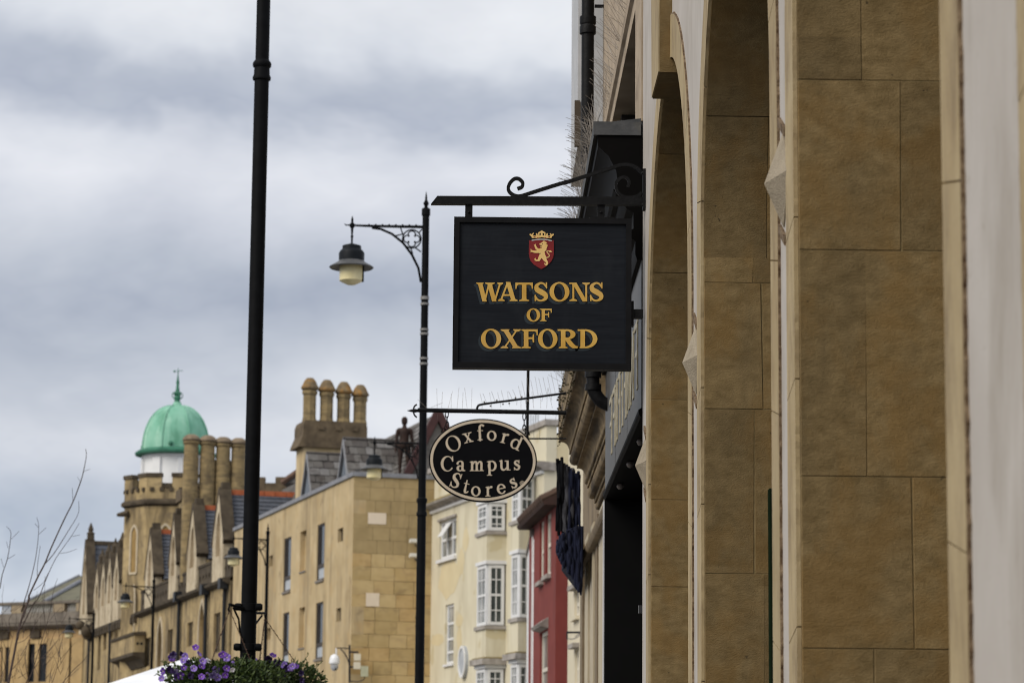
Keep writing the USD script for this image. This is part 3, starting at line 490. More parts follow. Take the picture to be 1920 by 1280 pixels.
# shop window recess below the fascia, far pilaster, iron grille
g = MB(); g.box(FD, Y1, Y2, 0, zf - 0.021, -0.5, -0.42); part(ds, "shop_window", g, flat("shop_glass_dark", (0.003, 0.003, 0.0035), 0.3, 0.05))
g = MB(); g.box(FD, Y1, Y1 + 0.12, 0, zf - 0.021, -0.419, -0.06); part(ds, "near_pilaster", g, DARK_SHOP)
g = MB(); g.box(FD, Y2 - 0.06, Y2, 0, zf - 0.021, -0.419, 0.004); part(ds, "far_pilaster", g, flat("dark_wood_black", (0.004, 0.004, 0.004), 0.6, 0.05))
g = MB(); g.box(FD, Y2 - 0.061, Y2 - 0.0, 0, zf - 0.03, 0.0045, 0.012); part(ds, "pale_edge_strip", g, flat("pale_strip", (0.45, 0.45, 0.46)))
g = MB()
for zz in np.arange(0.6, 2.6, 0.16):
    g.box(FD, Y1 + 0.16, Y1 + 0.18, zz, zz + 0.10, -0.06, -0.03)
g.box(FD, Y1 + 0.15, Y1 + 0.19, 0.5, 3.0, -0.075, -0.062); g.box(FD, Y1 + 0.15, Y1 + 0.2, 2.62, 2.66, -0.06, 0.0); part(ds, "grille", g, flat("iron_grille", (0.03, 0.03, 0.032), 0.35), kind="stuff")
for yy in (15.2, 16.2, 17.3):
    g = MB(); g.ball(FD.p(yy, zf - 0.035, -0.05), 0.022); part(ds, "spot_lamp", g, flat("spot_lamp_metal", (0.12, 0.1, 0.09), 0.4), 40)
# upper storey with a deep stone window
zs_, zh = zc0 + 0.74, 5.93
uw = sbox(Y1, zs_, 18.75, 8.6).difference(sbox(14.9, zs_ - 0.1, 17.45, zh))
g = MB(); g.prism(uw, FD, -0.36, 0.0); part(ds, "upper_wall", g, PINK_STONE)
g = MB(); g.along([(0.0005, 6.02), (0.02, 6.03), (0.02, 6.10), (0.0005, 6.12)], FD, Y1, 18.75); part(ds, "string_course", g, PINK_STONE)
g = MB(); g.box(FD, Y1, 18.4, zs_, 6.3, -0.45, -0.361); part(ds, "window_pane", g, flat("upper_glass_dark", (0.015, 0.014, 0.013), 0.2, 0.4))
g = MB(); g.box(FD, 17.25, 17.45, zs_, zh, -0.36, -0.05); part(ds, "window_jamb", g, flat("upper_frame_dark", (0.02, 0.016, 0.013))); g = MB(); g.box(FD, 16.1, 16.2, zs_, zh, -0.36, -0.26); part(ds, "window_frame", g, flat("upper_frame_dark", (0.02, 0.016, 0.013)))
# rainwater pipe on the far side and its elbow under the cornice
pX = at(1102, 100, 18.62)[0]
g = MB(); g.tube([(pX, 18.62, 9.2), (pX, 18.62, 4.9)], 0.043, 12); g.lathe([(0.043, 0), (0.056, 0.0), (0.056, 0.05), (0.05, 0.06), (0.056, 0.07), (0.056, 0.12), (0.043, 0.12)], (pX, 18.62, at(1102, 32, 18.62)[2] - 0.12), 14)
g3 = MB(); g3.wb(pX + 0.046, X0 + 0.02, 18.61, 18.63, 7.02, 7.04); part(ds, "pipe_clip", g3, BLACK_IRON)
e0 = at(1112, 700, 18.0); pts = [at(1112, 640, 18.0), at(1112, 720, 18.0), at(1118, 740, 18.0), at(1130, 754, 18.0), at(1150, 762, 18.0)]
g2 = MB(); g2.tube(spl([tuple(p) for p in pts], 6), 0.042, 12)
for yy in (702, 726): q = at(1112, yy, 18.0); g2.lathe([(0.041, -0.02), (0.053, -0.02), (0.053, 0.02), (0.041, 0.02)], tuple(q), 14)
part(ds, "rain_pipe", g, BLACK_IRON, 40); part(ds, "pipe_elbow", g2, BLACK_IRON, 40)
def spikes(name, label, fr_pts, n, L, dirs, r=0.0012, cat="bird spikes", base=None, mat=None):
    g = MB()
    for k in range(n):
        p = fr_pts(RNG.random())
        for d in dirs:
            dd = np.array(d, float) + RNG.normal(0, 0.16, 3); dd /= np.linalg.norm(dd); l = L * RNG.uniform(0.75, 1.1)
            g.tube([p, p + dd * l * 0.5, p + dd * l + RNG.normal(0, 0.004, 3)], r, 3, False)
    return single(name, label, cat, g, mat or SPIKE, kind="stuff")
spikes("bird_spikes", "wire bird spikes bristling along the black cornice of the dark shop", lambda t: FD.p(Y1 + t * (Y2 - Y1 - 0.1), zc0 + 0.735, 0.235), 110, 0.15, [(-0.9, -0.1, 0.35), (-0.3, -0.1, 1.0), (0.1, 0, 1.0)])
spikes("bird_spikes", "wire bird spikes slanting off the stone band of the dark shop's upper window", lambda t: FD.p(Y1 + 0.2 + t * 4.2, 6.10, 0.02), 60, 0.17, [(-0.75, -0.15, 0.65), (-0.5, 0.0, 0.9)])

# ---------------------------------------------------------------- the shop with the brown stone cornice
BROWN = M("brown_cornice_stone", (0.13, 0.092, 0.048), (0.25, 0.185, 0.105), 6, 0.92, 0.15, 45, streak=(0.035, 0.025, 0.016), sscale=(9, 0.7, 9), streak_amt=0.85, slo=0.46, shi=0.60)
CREAM_WOOD = M("cream_shop_paint", (0.40, 0.34, 0.235), (0.47, 0.40, 0.28), 4, 0.6, streak=(0.22, 0.17, 0.11), sscale=(8, 8, 1))
BROWN_TRIM = M("brown_shop_trim", (0.15, 0.11, 0.065), (0.21, 0.16, 0.10), 8, 0.7, 0.2, 60)
cs = thing("cornice_shop", "narrow cream shop under a deep weathered brown moulded cornice", "shop", (X0, 20.3, 0))
zb = 3.97
prof = [(-0.24, zb), (-0.135, zb)]
o_, z_ = -0.135, zb
for kind, w, h in (("bead", 0.02, 0.05), ("flat", 0.022, 0.035), ("roll", 0.045, 0.085), ("flat", 0.012, 0.03), ("bead", 0.018, 0.04), ("cove", 0.05, 0.085), ("flat", 0.02, 0.025), ("roll", 0.05, 0.085), ("flat", 0.012, 0.03), ("cove", 0.06, 0.07), ("bead", 0.02, 0.04)):
    if kind == "flat": prof += [(o_ + w, z_), (o_ + w, z_ + h)]
    elif kind == "cove": prof += [(o_ + w * (1 - math.cos(t)), z_ + h * math.sin(t)) for t in np.linspace(0.15, math.pi / 2, 5)]
    else: prof += [(o_ + w * 0.45 + w * 0.75 * math.sin(t), z_ + h * (1 - math.cos(t)) / 2) for t in np.linspace(0.1, math.pi - 0.1, 7)] + [(o_ + w * 0.6, z_ + h)]
    o_, z_ = (o_ + w, z_ + h) if kind != "bead" else (o_ + w * 0.6, z_ + h)
prof += [(o_ + 0.015, z_), (o_ + 0.015, 4.84), (-0.24, 4.88)]
zb = 3.96
g = MB(); g.along(prof, FA, Y2 + 0.02, Y3 - 0.1)
part(cs, "cornice", g, BROWN, 28)
rw_ = np.random.default_rng(31)              # ragged plants and grime along the outer lip
g = MB()
for k in range(260):
    p_ = FA.p(rw_.uniform(Y2 + 0.05, Y3 - 0.1), rw_.uniform(4.42, 4.86), o_ + 0.012); d_ = np.array([-1, -0.3, 0.4]) + rw_.normal(0, 0.6, 3); d_ /= np.linalg.norm(d_); l_ = rw_.uniform(0.012, 0.03); sd = np.cross(d_, rw_.normal(0, 1, 3)); sd /= np.linalg.norm(sd); g.add([p_, p_ + d_ * l_ * 0.5 + sd * l_ * 0.4, p_ + d_ * l_, p_ + d_ * l_ * 0.5 - sd * l_ * 0.4], [[0, 1, 2], [0, 2, 3]])
part(cs, "moss_growth", g, M("dark_moss", (0.018, 0.016, 0.008), (0.05, 0.04, 0.018), 40, 0.95), kind="stuff")
g = MB(); g.box(FA, Y2 + 0.5, Y2 + 0.62, zb + 0.72, zb + 0.82, o_ + 0.0155, o_ + 0.024); part(cs, "cornice_patch", g, flat("white_patch", (0.5, 0.46, 0.4)))
g = MB(); g.box(FA, Y2 + 0.01, 28.0, 0.0, 9.0, -0.5, -0.24); part(cs, "wall", g, M("brown_shop_wall", (0.15, 0.11, 0.065), (0.23, 0.175, 0.11), 4, 0.9, streak=(0.07, 0.05, 0.03), sscale=(3, 3, 0.8)))
ga, gb = onX(1134, 930, X0 + 0.10), onX(1089, 1079, X0 + 0.10); zr = (ga[2] + gb[2]) / 2
g = MB(); g.along([(-0.239, zr - 0.05), (-0.09, zr - 0.05), (-0.075, zr - 0.03), (-0.07, zr), (-0.085, zr + 0.03), (-0.12, zr + 0.06), (-0.239, zr + 0.06)], FA, Y2 + 0.02, 25.0); part(cs, "hood_rail", g, BROWN_TRIM, 30)
for (x0, x1, mt, o) in ((1090, 1094, BROWN_TRIM, 0.012), (1097, 1103, CREAM_WOOD, 0.004), (1106, 1112, CREAM_WOOD, 0.0), (1114, 1118, BROWN_TRIM, -0.004), (1120, 1132, CREAM_WOOD, -0.008)):
    o -= 0.13; ya, yb_ = onX(x1, 1180, X0 + 0.13)[1], onX(x0, 1180, X0 + 0.13)[1]
    g = MB(); g.box(FA, ya, yb_, 0, zr - 0.052, -0.239, o); part(cs, "pilaster", g, mt)
    g = MB(); g.box(FA, ya, yb_, zr + 0.062, zb - 0.002, -0.239, o); part(cs, "upper_pilaster", g, mt)
# boxed oriel corner high up, pale with a dark timber edge
oa, ob = at(1079, 285, 20.6), at(1089, 285, 20.6)
g = MB(); g.wb(oa[0] + 0.008, X0 + 0.1, 20.4, 21.8, oa[2], 8.8); op = part(cs, "oriel", g, M("grey_oriel_paint", (0.36, 0.37, 0.38), (0.45, 0.45, 0.46), 6, 0.7))
zz = at(1080, 190, 20.4)[2]
g = MB(); g.wb(oa[0] - 0.016, oa[0] + 0.024, 20.37, 20.41, oa[2] - 0.01, zz); part(op, "timber_edge", g, flat("oriel_timber", (0.06, 0.045, 0.03)))
spikes("bird_spikes", "wire bird spikes on top of the brown stone cornice", lambda t: FA.p(Y2 + 0.1 + t * 3.2, 4.86, o_), 34, 0.14, [(-0.8, -0.1, 0.7), (-0.2, 0, 1)])

# ---------------------------------------------------------------- the oval sign
YO = 18.22
FO = Fr((0, YO), (1, 0), (0, -1))
cx_, cy_ = 905.5, 862.5
oc = FO.sh(cx_, cy_); ka = YO / F
osg = thing("oval_sign", "black oval hanging sign with cream rim and lettering below a spear tipped bar", "sign", (oc[0], YO, oc[1]))
tilt = -1.2
def ov(a, b): return affinity.rotate(ell(oc[0], oc[1], a * ka, b * ka), tilt, origin=oc)
g = MB(); g.prism(ov(102, 79), FO, -0.03, 0.0); part(osg, "board", g, OVAL_BLACK, 30)
g = MB(); g.prism(ov(99.5, 76.5).difference(ov(94.5, 71.5)), FO, 0.0003, 0.004); part(osg, "rim", g, OVAL_CREAM)
q1, q2 = (760, 660), 360 / 1536
def glyph(ch, bx, by, hcap, rot, capital=False, wd=None, bold=0.17):
    if capital: shp, w = cap(ch, wd, bold), wd
    else: shp, w = low(ch)
    shp = affinity.translate(shp, -w / 2, 0); hcap *= 0.93; shp = affinity.scale(shp, hcap, hcap, origin=(0, 0)); shp = affinity.rotate(shp, rot, origin=(0, 0))
    out = []
    for pg in getattr(shp, "geoms", [shp]):
        f = lambda c: [FO.sh(q1[0] + (bx + X) * q2, q1[1] + (by - Y) * q2) for X, Y in c]
        out.append(Polygon(f(pg.exterior.coords), [f(i.coords) for i in pg.interiors]).buffer(0))
    g = MB(); g.prism(unary_union(out).simplify(0.0003), FO, 0.0003, 0.004); part(osg, "letter", g, OVAL_CREAM)
for a in [("O", 404, 788, 132, 20, True, 0.98, 0.16), ("x", 510, 722, 128, 13), ("f", 602, 703, 128, 3), ("o", 688, 707, 126, -4), ("r", 782, 727, 126, -14), ("d", 868, 772, 128, -25),
          ("C", 332, 950, 126, -2, True, 0.86, 0.16), ("a", 442, 950, 130, 0), ("m", 572, 950, 126, 0), ("p", 692, 948, 128, 1), ("u", 797, 945, 128, 1), ("s", 893, 942, 130, 2),
          ("S", 383, 1082, 132, -20, True, 0.62, 0.17), ("t", 474, 1124, 126, -13), ("o", 560, 1150, 126, -6), ("r", 667, 1152, 126, 1), ("e", 776, 1131, 126, 12), ("s", 878, 1084, 128, 22)]:
    glyph(*a)
mc = FO.sh(760 + 934 * q2, 660 + 1046 * q2)
rg = Point(*mc).buffer(0.0145).difference(Point(*mc).buffer(0.0115)); rl = unary_union([sbox(mc[0] - 0.005, mc[1] - 0.007, mc[0] - 0.0025, mc[1] + 0.007), Point(mc[0], mc[1] + 0.003).buffer(0.0042).difference(Point(mc[0], mc[1] + 0.003).buffer(0.002)), LineString([(mc[0], mc[1]), (mc[0] + 0.005, mc[1] - 0.007)]).buffer(0.0012)])
g = MB(); g.prism(unary_union([rg, rl]), FO, 0.0003, 0.003); part(osg, "trade_mark", g, OVAL_CREAM)
def fo(x, y, o=-0.015): return FO.p(*FO.sh(x, y), o)
a, b = fo(783, 768), fo(1062, 773)
g = MB(); g.tube([a, b], 0.0145, 10); part(osg, "bar", g, BLACK_IRON, 40)
g = MB(); g.tube([fo(763, 769), fo(771, 769), fo(779, 769), fo(786, 769)], [0.001, 0.009, 0.013, 0.006], 8)
g.tube([fo(*p) for p in spl([(782, 757), (777, 761), (775, 769), (777, 777), (782, 782)], 4)], [0.002] + [0.006] * 15 + [0.002], 6); part(osg, "spear_tip", g, BLACK_IRON, 40)
g = MB(); g.tube([fo(*p) for p in spl([(894, 768), (896, 761), (905, 757), (960, 749.5), (1062, 736)], 5)], 0.0075, 8); part(osg, "stay_rod", g, BLACK_IRON, 40)
def link(g, x, y, h, flatx):
    c = np.array(fo(x, y)); hh = h * ka / 2; ww = 0.010; th = np.linspace(0, 2 * np.pi, 13)
    d = np.array([1.0, 0, 0]) if flatx else np.array([0, 1.0, 0])
    g.tube([c + d * ww * math.cos(t) + np.array([0, 0, hh * math.sin(t)]) for t in th], 0.0035, 5, False)
for pts in ([(838, 776, 13, 1), (838.5, 786, 12, 0), (838.5, 795, 12, 1), (834, 803, 12, 0)], [(983, 780, 15, 1), (983, 792, 13, 0), (983, 801, 12, 1), (985, 808, 10, 0)]):
    g = MB()
    for x, y, h, fx in pts: link(g, x, y, h, fx)
    part(osg, "chain", g, BLACK_IRON, 40)
for pts in ([(827, 810), (830, 802), (837, 805)], [(983, 803), (990, 806), (993, 815)]):
    g = MB(); g.tube([fo(*p, -0.012) for p in pts], 0.005, 6); part(osg, "hook", g, BLACK_IRON, 40)
g = MB(); rr = np.random.default_rng(5)
for x in (820, 828, 840, 846, 857, 867, 876, 884, 977, 987, 1001, 1014, 1025, 1036):
    p, q = fo(x, 765), fo(x + rr.normal(0, 5) + (3 if x < 850 else 0), 765 - rr.uniform(28, 40)); g.tube([p, q], 0.0011, 3, False)
for x in (1005, 1023, 1043, 820): g.tube([fo(x, 776), fo(x + rr.normal(0, 1), 787)], 0.0011, 3, False)
for k, x in enumerate(np.linspace(905, 1050, 19)):
    y = 757 - (x - 905) * 0.134; l = rr.uniform(16, 26) if x < 985 else rr.uniform(30, 42)
    g.tube([fo(x, y), fo(x - rr.uniform(2, 9), y - l)], 0.0011, 3, False)
    if k % 2 == 0: g.tube([fo(x, y), fo(x + rr.uniform(-3, 3), y + 10)], 0.0011, 3, False)
for x in np.linspace(908, 990, 8): g.ball(fo(x, 757 - (x - 905) * 0.134 + rr.choice([-4, 5])), 0.006, 1)
for p, q in (((800, 764), (783, 748)), ((808, 763), (830, 754))): g.tube([fo(*p), fo(*q)], 0.0011, 3, False)
single("bird_spikes", "thin wire bird spikes standing on the bar of the oval sign", "bird spikes", g, SPIKE, kind="stuff")
# slim iron bracket behind, seen between the two signs
YB = 20.0
bk = thing("iron_bracket", "slim black upright rod with a short arm hanging behind the oval sign", "bracket", at(990, 750, YB))
g = MB(); g.tube([at(991, 640, YB), at(988.5, 830, YB)], 0.0105, 8); part(bk, "rod", g, BLACK_IRON, 40)
g = MB(); g.tube([at(985, 822, YB), at(1062, 822, YB)], 0.006, 8); part(bk, "arm", g, BLACK_IRON, 40)
for x in (1001, 1012): 
    g = MB(); g.tube([at(x, 822, YB), at(x, 806, YB)], 0.0012, 3); part(bk, "pin", g, BLACK_IRON)

# ---------------------------------------------------------------- navy awning and dark boards beyond
NAVY = M("navy_canvas", (0.0025, 0.004, 0.015), (0.006, 0.009, 0.028), 14, 0.9, 0.3, 60)
YA0, YA1 = 23.2, 24.7
aw = thing("shop_awning", "folded navy blue awning with scalloped edge on the wall beside the red house", "awning", (X0, YA0, 3.6))
px = [(1089, 985), (1050, 1000), (1044, 1008), (1042, 1022), (1043, 1034), (1050, 1046), (1057, 1053), (1062, 1063), (1069, 1072), (1074, 1083), (1081, 1092), (1085, 1105), (1090, 1112)]
pr = [(X0 - at(x, y, YA0)[0], at(x, y, YA0)[2]) for x, y in px]
ra = np.random.default_rng(12)
bot = [(1042, 1030), (1050, 1050), (1062, 1068), (1074, 1088), (1085, 1108), (1092, 1114)]
g = MB(); g.along([(-0.06, at(1089, 985, YA0)[2]), (X0 - at(1064, 1002, YA0)[0], at(1064, 1002, YA0)[2]), (X0 - at(1064, 1040, YA0)[0], at(1064, 1040, YA0)[2]), (-0.06, at(1089, 1080, YA0)[2])], FA, YA0 + 0.03, YA1); part(aw, "canopy", g, NAVY, 20)
for k in range(15):                          # soft hanging folds with a stepped, scalloped lower edge
    x = 1045 + k * 3.1 + ra.normal(0, 0.8); yb_ = np.interp(x, [q[0] for q in bot], [q[1] for q in bot]) + ra.normal(0, 3); yt_ = np.interp(x, [1042, 1052, 1089], [1014, 1000, 984]) + ra.normal(0, 2)
    n = 8; P = [at(x + 1.3 * math.sin(2.2 * q + k), yt_ + (yb_ - yt_) * q, YA0 - 0.01 + ra.normal(0, 0.012)) for q in np.linspace(0, 1, n)]
    r = np.array([0.010, 0.013, 0.014, 0.015, 0.016, 0.017, 0.017, 0.009]) * ra.uniform(0.8, 1.25); g = MB(); g.tube(P, r * (1 + ra.normal(0, 0.14, n)), 8); part(aw, "fold", g, NAVY, 50)
bb = thing("shop_banner", "gathered dark drape with navy and grey strips on the wall above the navy awning", "banner", (X0, YA0 + 0.5, 4.2))
BLK = flat("board_black", (0.004, 0.004, 0.005), 0.7, 0.05); GRY = M("board_grey", (0.006, 0.006, 0.009), (0.07, 0.07, 0.08), 26, 0.8, stretch=(1, 1, 0.25), detail=3.0)
for k in range(14):
    x = 1045 + k * 3.2; mt = BLK if k < 4 else GRY if k in (4, 5, 6, 9) else NAVY; y0 = 860 + k * 2.2 + ra.normal(0, 3); y1 = 1004 + ra.normal(0, 5); n = 9
    P = [at(x + 1.1 * math.sin(4 * q + k * 1.7), y0 + (y1 - y0) * q, YA0 + 0.25 + ra.normal(0, 0.02)) for q in np.linspace(0, 1, n)]; g = MB(); g.tube(P, 0.0135 * (1 + ra.normal(0, 0.18, n)), 7); part(bb, "drape", g, mt, 50)
# ---------------------------------------------------------------- street lamps
LAMP_HOOD = M("lamp_hood_metal", (0.006, 0.008, 0.010), (0.011, 0.013, 0.016), 10, 0.5, spec=0.12)
BRIM = M("lamp_brim_grey", (0.06, 0.062, 0.066), (0.1, 0.1, 0.1), 10, 0.5)
LAMP_GLASS = M("lamp_frosted_glass", (0.66, 0.57, 0.30), (0.76, 0.67, 0.40), 6, 0.35, spec=0.4)
LAMP_IRON = M("lamp_post_paint", (0.0030, 0.0032, 0.0038), (0.0052, 0.0056, 0.0066), 10, 0.6, spec=0.07)
HL = 9.7
def lamp(label, loc, rz):
    t = thing("street_lamp", label, "street lamp", loc, "tall street lamps along the kerb"); P = np.array(loc, float); cz, sz = math.cos(math.radians(rz)), math.sin(math.radians(rz))
    fr = Fr(P[:2], (cz, sz), (sz, -cz)); z0 = P[2]
    def w(s, h, o=0.0): return fr.p(s, z0 + h, o)
    a = HL - 0.21
    g = MB(); g.lathe([(0.10, 0), (0.10, 0.9), (0.075, 1.0), (0.066, 3.2), (0.062, 3.25), (0.058, 5.45), (0.07, 5.46), (0.07, 5.5), (0.058, 5.52), (0.058, 5.62), (0.07, 5.64), (0.07, 5.68), (0.052, 5.7), (0.046, a), (0.058, a + 0.002), (0.058, a + 0.09), (0.045, a + 0.10)], tuple(P), 16); part(t, "pole", g, LAMP_IRON, 40)
    g = MB(); g.lathe([(0.03, a + 0.10), (0.022, a + 0.13), (0.04, a + 0.165), (0.022, a + 0.2), (0.014, a + 0.22), (0.016, a + 0.24), (0.004, a + 0.32), (0.001, a + 0.335)], tuple(P), 12); part(t, "finial", g, LAMP_IRON, 40)
    h = HL - 0.365
    g = MB(); g.tube([w(-0.04, h), w(-0.72, h + 0.004), w(-1.0, h + 0.012)], [0.021, 0.018, 0.014], 8); g.tube([w(-1.0, h + 0.012), w(-1.07, h + 0.014), w(-1.09, h + 0.03)], [0.011, 0.009, 0.005], 6)
    for k in range(8): g.ball(w(-0.13 - 0.09 * k, h + 0.022), 0.013)
    part(t, "arm", g, LAMP_IRON, 40)
    g = MB(); g.tube([w(-0.72, h - 0.02), w(-0.60, h - 0.035), w(-0.45, h - 0.10), w(-0.30, h - 0.22), w(-0.18, h - 0.38), w(-0.09, h - 0.56), w(-0.055, h - 0.75)], 0.017, 7); part(t, "brace", g, LAMP_IRON, 40)
    c = (-0.185, h - 0.165); g = MB(); th = np.linspace(0, 2 * np.pi, 21)
    g.tube([w(c[0] + 0.125 * math.cos(x), c[1] + 0.125 * math.sin(x)) for x in th], 0.0105, 5, False)
    for q in range(4):
        d = (math.cos(q * math.pi / 2), math.sin(q * math.pi / 2)); th = np.linspace(-2.2, 2.2, 11) + q * math.pi / 2
        g.tube([w(c[0] + d[0] * 0.058 + 0.05 * math.cos(x), c[1] + d[1] * 0.058 + 0.05 * math.sin(x)) for x in th], 0.0095, 5)
    for p, q in (((-0.335, h - 0.02), (-0.30, h - 0.12)), ((-0.40, h - 0.125), (-0.30, h - 0.10)), ((-0.17, h - 0.37), (-0.2, h - 0.28)), ((-0.06, h - 0.34), (-0.14, h - 0.28)), ((-0.05, h - 0.03), (-0.09, h - 0.08))): g.tube([w(*p), w(*q)], 0.0095, 5)
    part(t, "quatrefoil", g, LAMP_IRON, 40)
    s = -0.985; C = tuple(w(s, 0))
    g = MB(); g.lathe([(0.012, h - 0.25), (0.014, h - 0.16), (0.02, h - 0.14), (0.012, h - 0.12), (0.018, h - 0.03), (0.034, h - 0.01), (0.034, h + 0.03), (0.014, h + 0.05), (0.016, h + 0.09), (0.003, h + 0.14)], C, 10); part(t, "drop_rod", g, LAMP_IRON, 40)
    k = h - 0.24
    g = MB(); g.lathe([(0.17, k - 0.235), (0.172, k - 0.13), (0.155, k - 0.10), (0.128, k - 0.075), (0.125, k - 0.03), (0.10, k - 0.022), (0.03, k), (0.012, k + 0.01)], C, 24); part(t, "hood", g, LAMP_HOOD, 35)
    g = MB(); g.lathe([(0.15, k - 0.30), (0.285, k - 0.335), (0.298, k - 0.322), (0.285, k - 0.31), (0.19, k - 0.255), (0.171, k - 0.236)], C, 28); part(t, "brim", g, BRIM, 35)
    g = MB(); g.lathe([(0.001, k - 0.565), (0.06, k - 0.555), (0.11, k - 0.53), (0.158, k - 0.505), (0.16, k - 0.305)], C, 24); gl = part(t, "lantern_glass", g, LAMP_GLASS, 50)
    g = MB(); g.box(Fr(C, (cz, sz), (sz, -cz)), 0.13, 0.167, k - 0.51, k - 0.30, -0.05, 0.05); part(t, "glass_hinge", g, LAMP_IRON)
    return t
LG = "tall street lamps along the kerb"
p2_ = at(788.5, 900, 59.6)
l2 = lamp("second nearest street lamp, its lantern left of the oval sign against slate roofs", (p2_[0], 59.6, 0), 0)
p1_ = at(797, 520, 37.1)
l1 = copy_of(l2, "street_lamp", "nearest street lamp, tall against the sky left of the square sign", (p1_[0], 37.1, 0), 0, "street lamp", LG, False)
for y0, y1 in ((556, 562), (568, 572), (616, 620), (624, 628), (670, 674), (680, 684)):
    z0, z1 = at(795, y1, 37.1)[2], at(795, y0, 37.1)[2]; g = MB(); g.lathe([(0.053, z0), (0.058, z0), (0.058, z1), (0.053, z1)], (0, 0, 0), 14); n = Node(l1.path, (0, 0, 0)); part(n, "clamp_band", g, M("clamp_band_metal", (0.16, 0.155, 0.15), (0.24, 0.23, 0.22), 20, 0.5), 40)
for x, yy, Y, lb, rz in ((501, 1060, 81.5, "street lamp half hidden by the big black post, against the flat stone facade", 14), (287, 1150, 99.4, "street lamp before the gabled stone range, its lantern under the battlemented tower", 15), (174.5, 1200, 116.7, "farthest street lamp, low at left before the balustraded building", 8)):
    q = at(x, yy, Y); copy_of(l2, "street_lamp", lb, (q[0], Y, 0), rz, "street lamp", LG)

# ---------------------------------------------------------------- the big foreground post with hanging flower baskets
YP = 25.5
pb = at(468, 1090, YP); pz = lambda y: at(470, y, YP)[2]
post = thing("black_post", "thick black lamp column crossing the whole picture in the left half", "lamp post", (pb[0], YP, 0))
g = MB(); g.lathe([(0.12, 0), (0.12, 1.0), (0.085, 1.1), (0.075, 1.3), (0.0715, 3.0), (0.0685, 6.0), (0.0675, pz(152)), (0.083, pz(150)), (0.086, pz(146)), (0.075, pz(141)), (0.072, pz(128)), (0.085, pz(125)), (0.088, pz(120)), (0.078, pz(116)), (0.064, pz(113)), (0.062, 10.6)], (pb[0], YP, 0), 24); part(post, "column", g, LAMP_IRON, 40)
for y0, y1, nm in ((1130, 1146, "collar"), (1205, 1221, "collar")):
    zc = (pz(y0) + pz(y1)) / 2; g = MB(); g.lathe([(0.07, zc - 0.035), (0.082, zc - 0.03), (0.082, zc + 0.03), (0.07, zc + 0.035)], (pb[0], YP, 0), 18)
    part(post, nm, g, LAMP_IRON, 30)
    for sx in (-1, 1):
        g = MB(); g.tube([(pb[0] + sx * 0.07, YP - 0.05, zc), (pb[0] + sx * 0.105, YP - 0.05, zc), (pb[0] + sx * 0.125, YP - 0.05, zc)], [0.034, 0.036, 0.026], 10); g.wb(pb[0] + sx * 0.08 - 0.02, pb[0] + sx * 0.08 + 0.02, YP - 0.06, YP + 0.06, zc - 0.025, zc + 0.025); part(post, "clamp_bolt", g, LAMP_IRON, 40)
A1, A2 = at(430, 1142, YP - 0.25), at(496, 1158, YP + 0.35)
cb = np.array([pb[0], YP, 0])
for ap, yy in ((A1, 1137), (A2, 1143)):
    z = pz(yy); d = (ap - cb); d[2] = 0; d /= np.linalg.norm(d); s0 = cb + d * 0.07
    g = MB(); g.tube([s0 + [0, 0, z - 0.02], ap + [0, 0, 0.045]], 0.014, 6); g.tube([s0 + [0, 0, z - 0.35], s0 + d * 0.06 + [0, 0, z - 0.22], s0 + d * 0.08 + [0, 0, z - 0.12], ap - d * 0.06 + [0, 0, 0.02]], 0.010, 6)
    g.tube([ap + [0, 0, 0.03], ap + d * 0.015 + [0, 0, 0.0], ap + [0, 0, -0.02]], 0.008, 6); part(post, "basket_arm", g, LAMP_IRON, 40)

LEAF = [M(f"petunia_leaf_{n}", c, c2, 30, 0.55, spec=0.35) for n, c, c2 in (("dark", (0.018, 0.035, 0.008), (0.03, 0.055, 0.013)), ("bright", (0.045, 0.075, 0.014), (0.08, 0.115, 0.026)))]
PET = {"l": M("petal_lilac", (0.17, 0.105, 0.38), (0.25, 0.165, 0.48), 60, 0.6), "m": M("petal_mauve", (0.12, 0.045, 0.30), (0.18, 0.075, 0.40), 60, 0.6), "v": M("petal_violet", (0.07, 0.025, 0.20), (0.12, 0.045, 0.29), 60, 0.6), "d": M("petal_deep_purple", (0.008, 0.003, 0.026), (0.022, 0.007, 0.065), 60, 0.5), "w": M("petal_white", (0.6, 0.56, 0.62), (0.68, 0.66, 0.7), 40, 0.6)}
THROAT = M("petunia_throat", (0.5, 0.42, 0.30), (0.6, 0.5, 0.4), 40, 0.6)
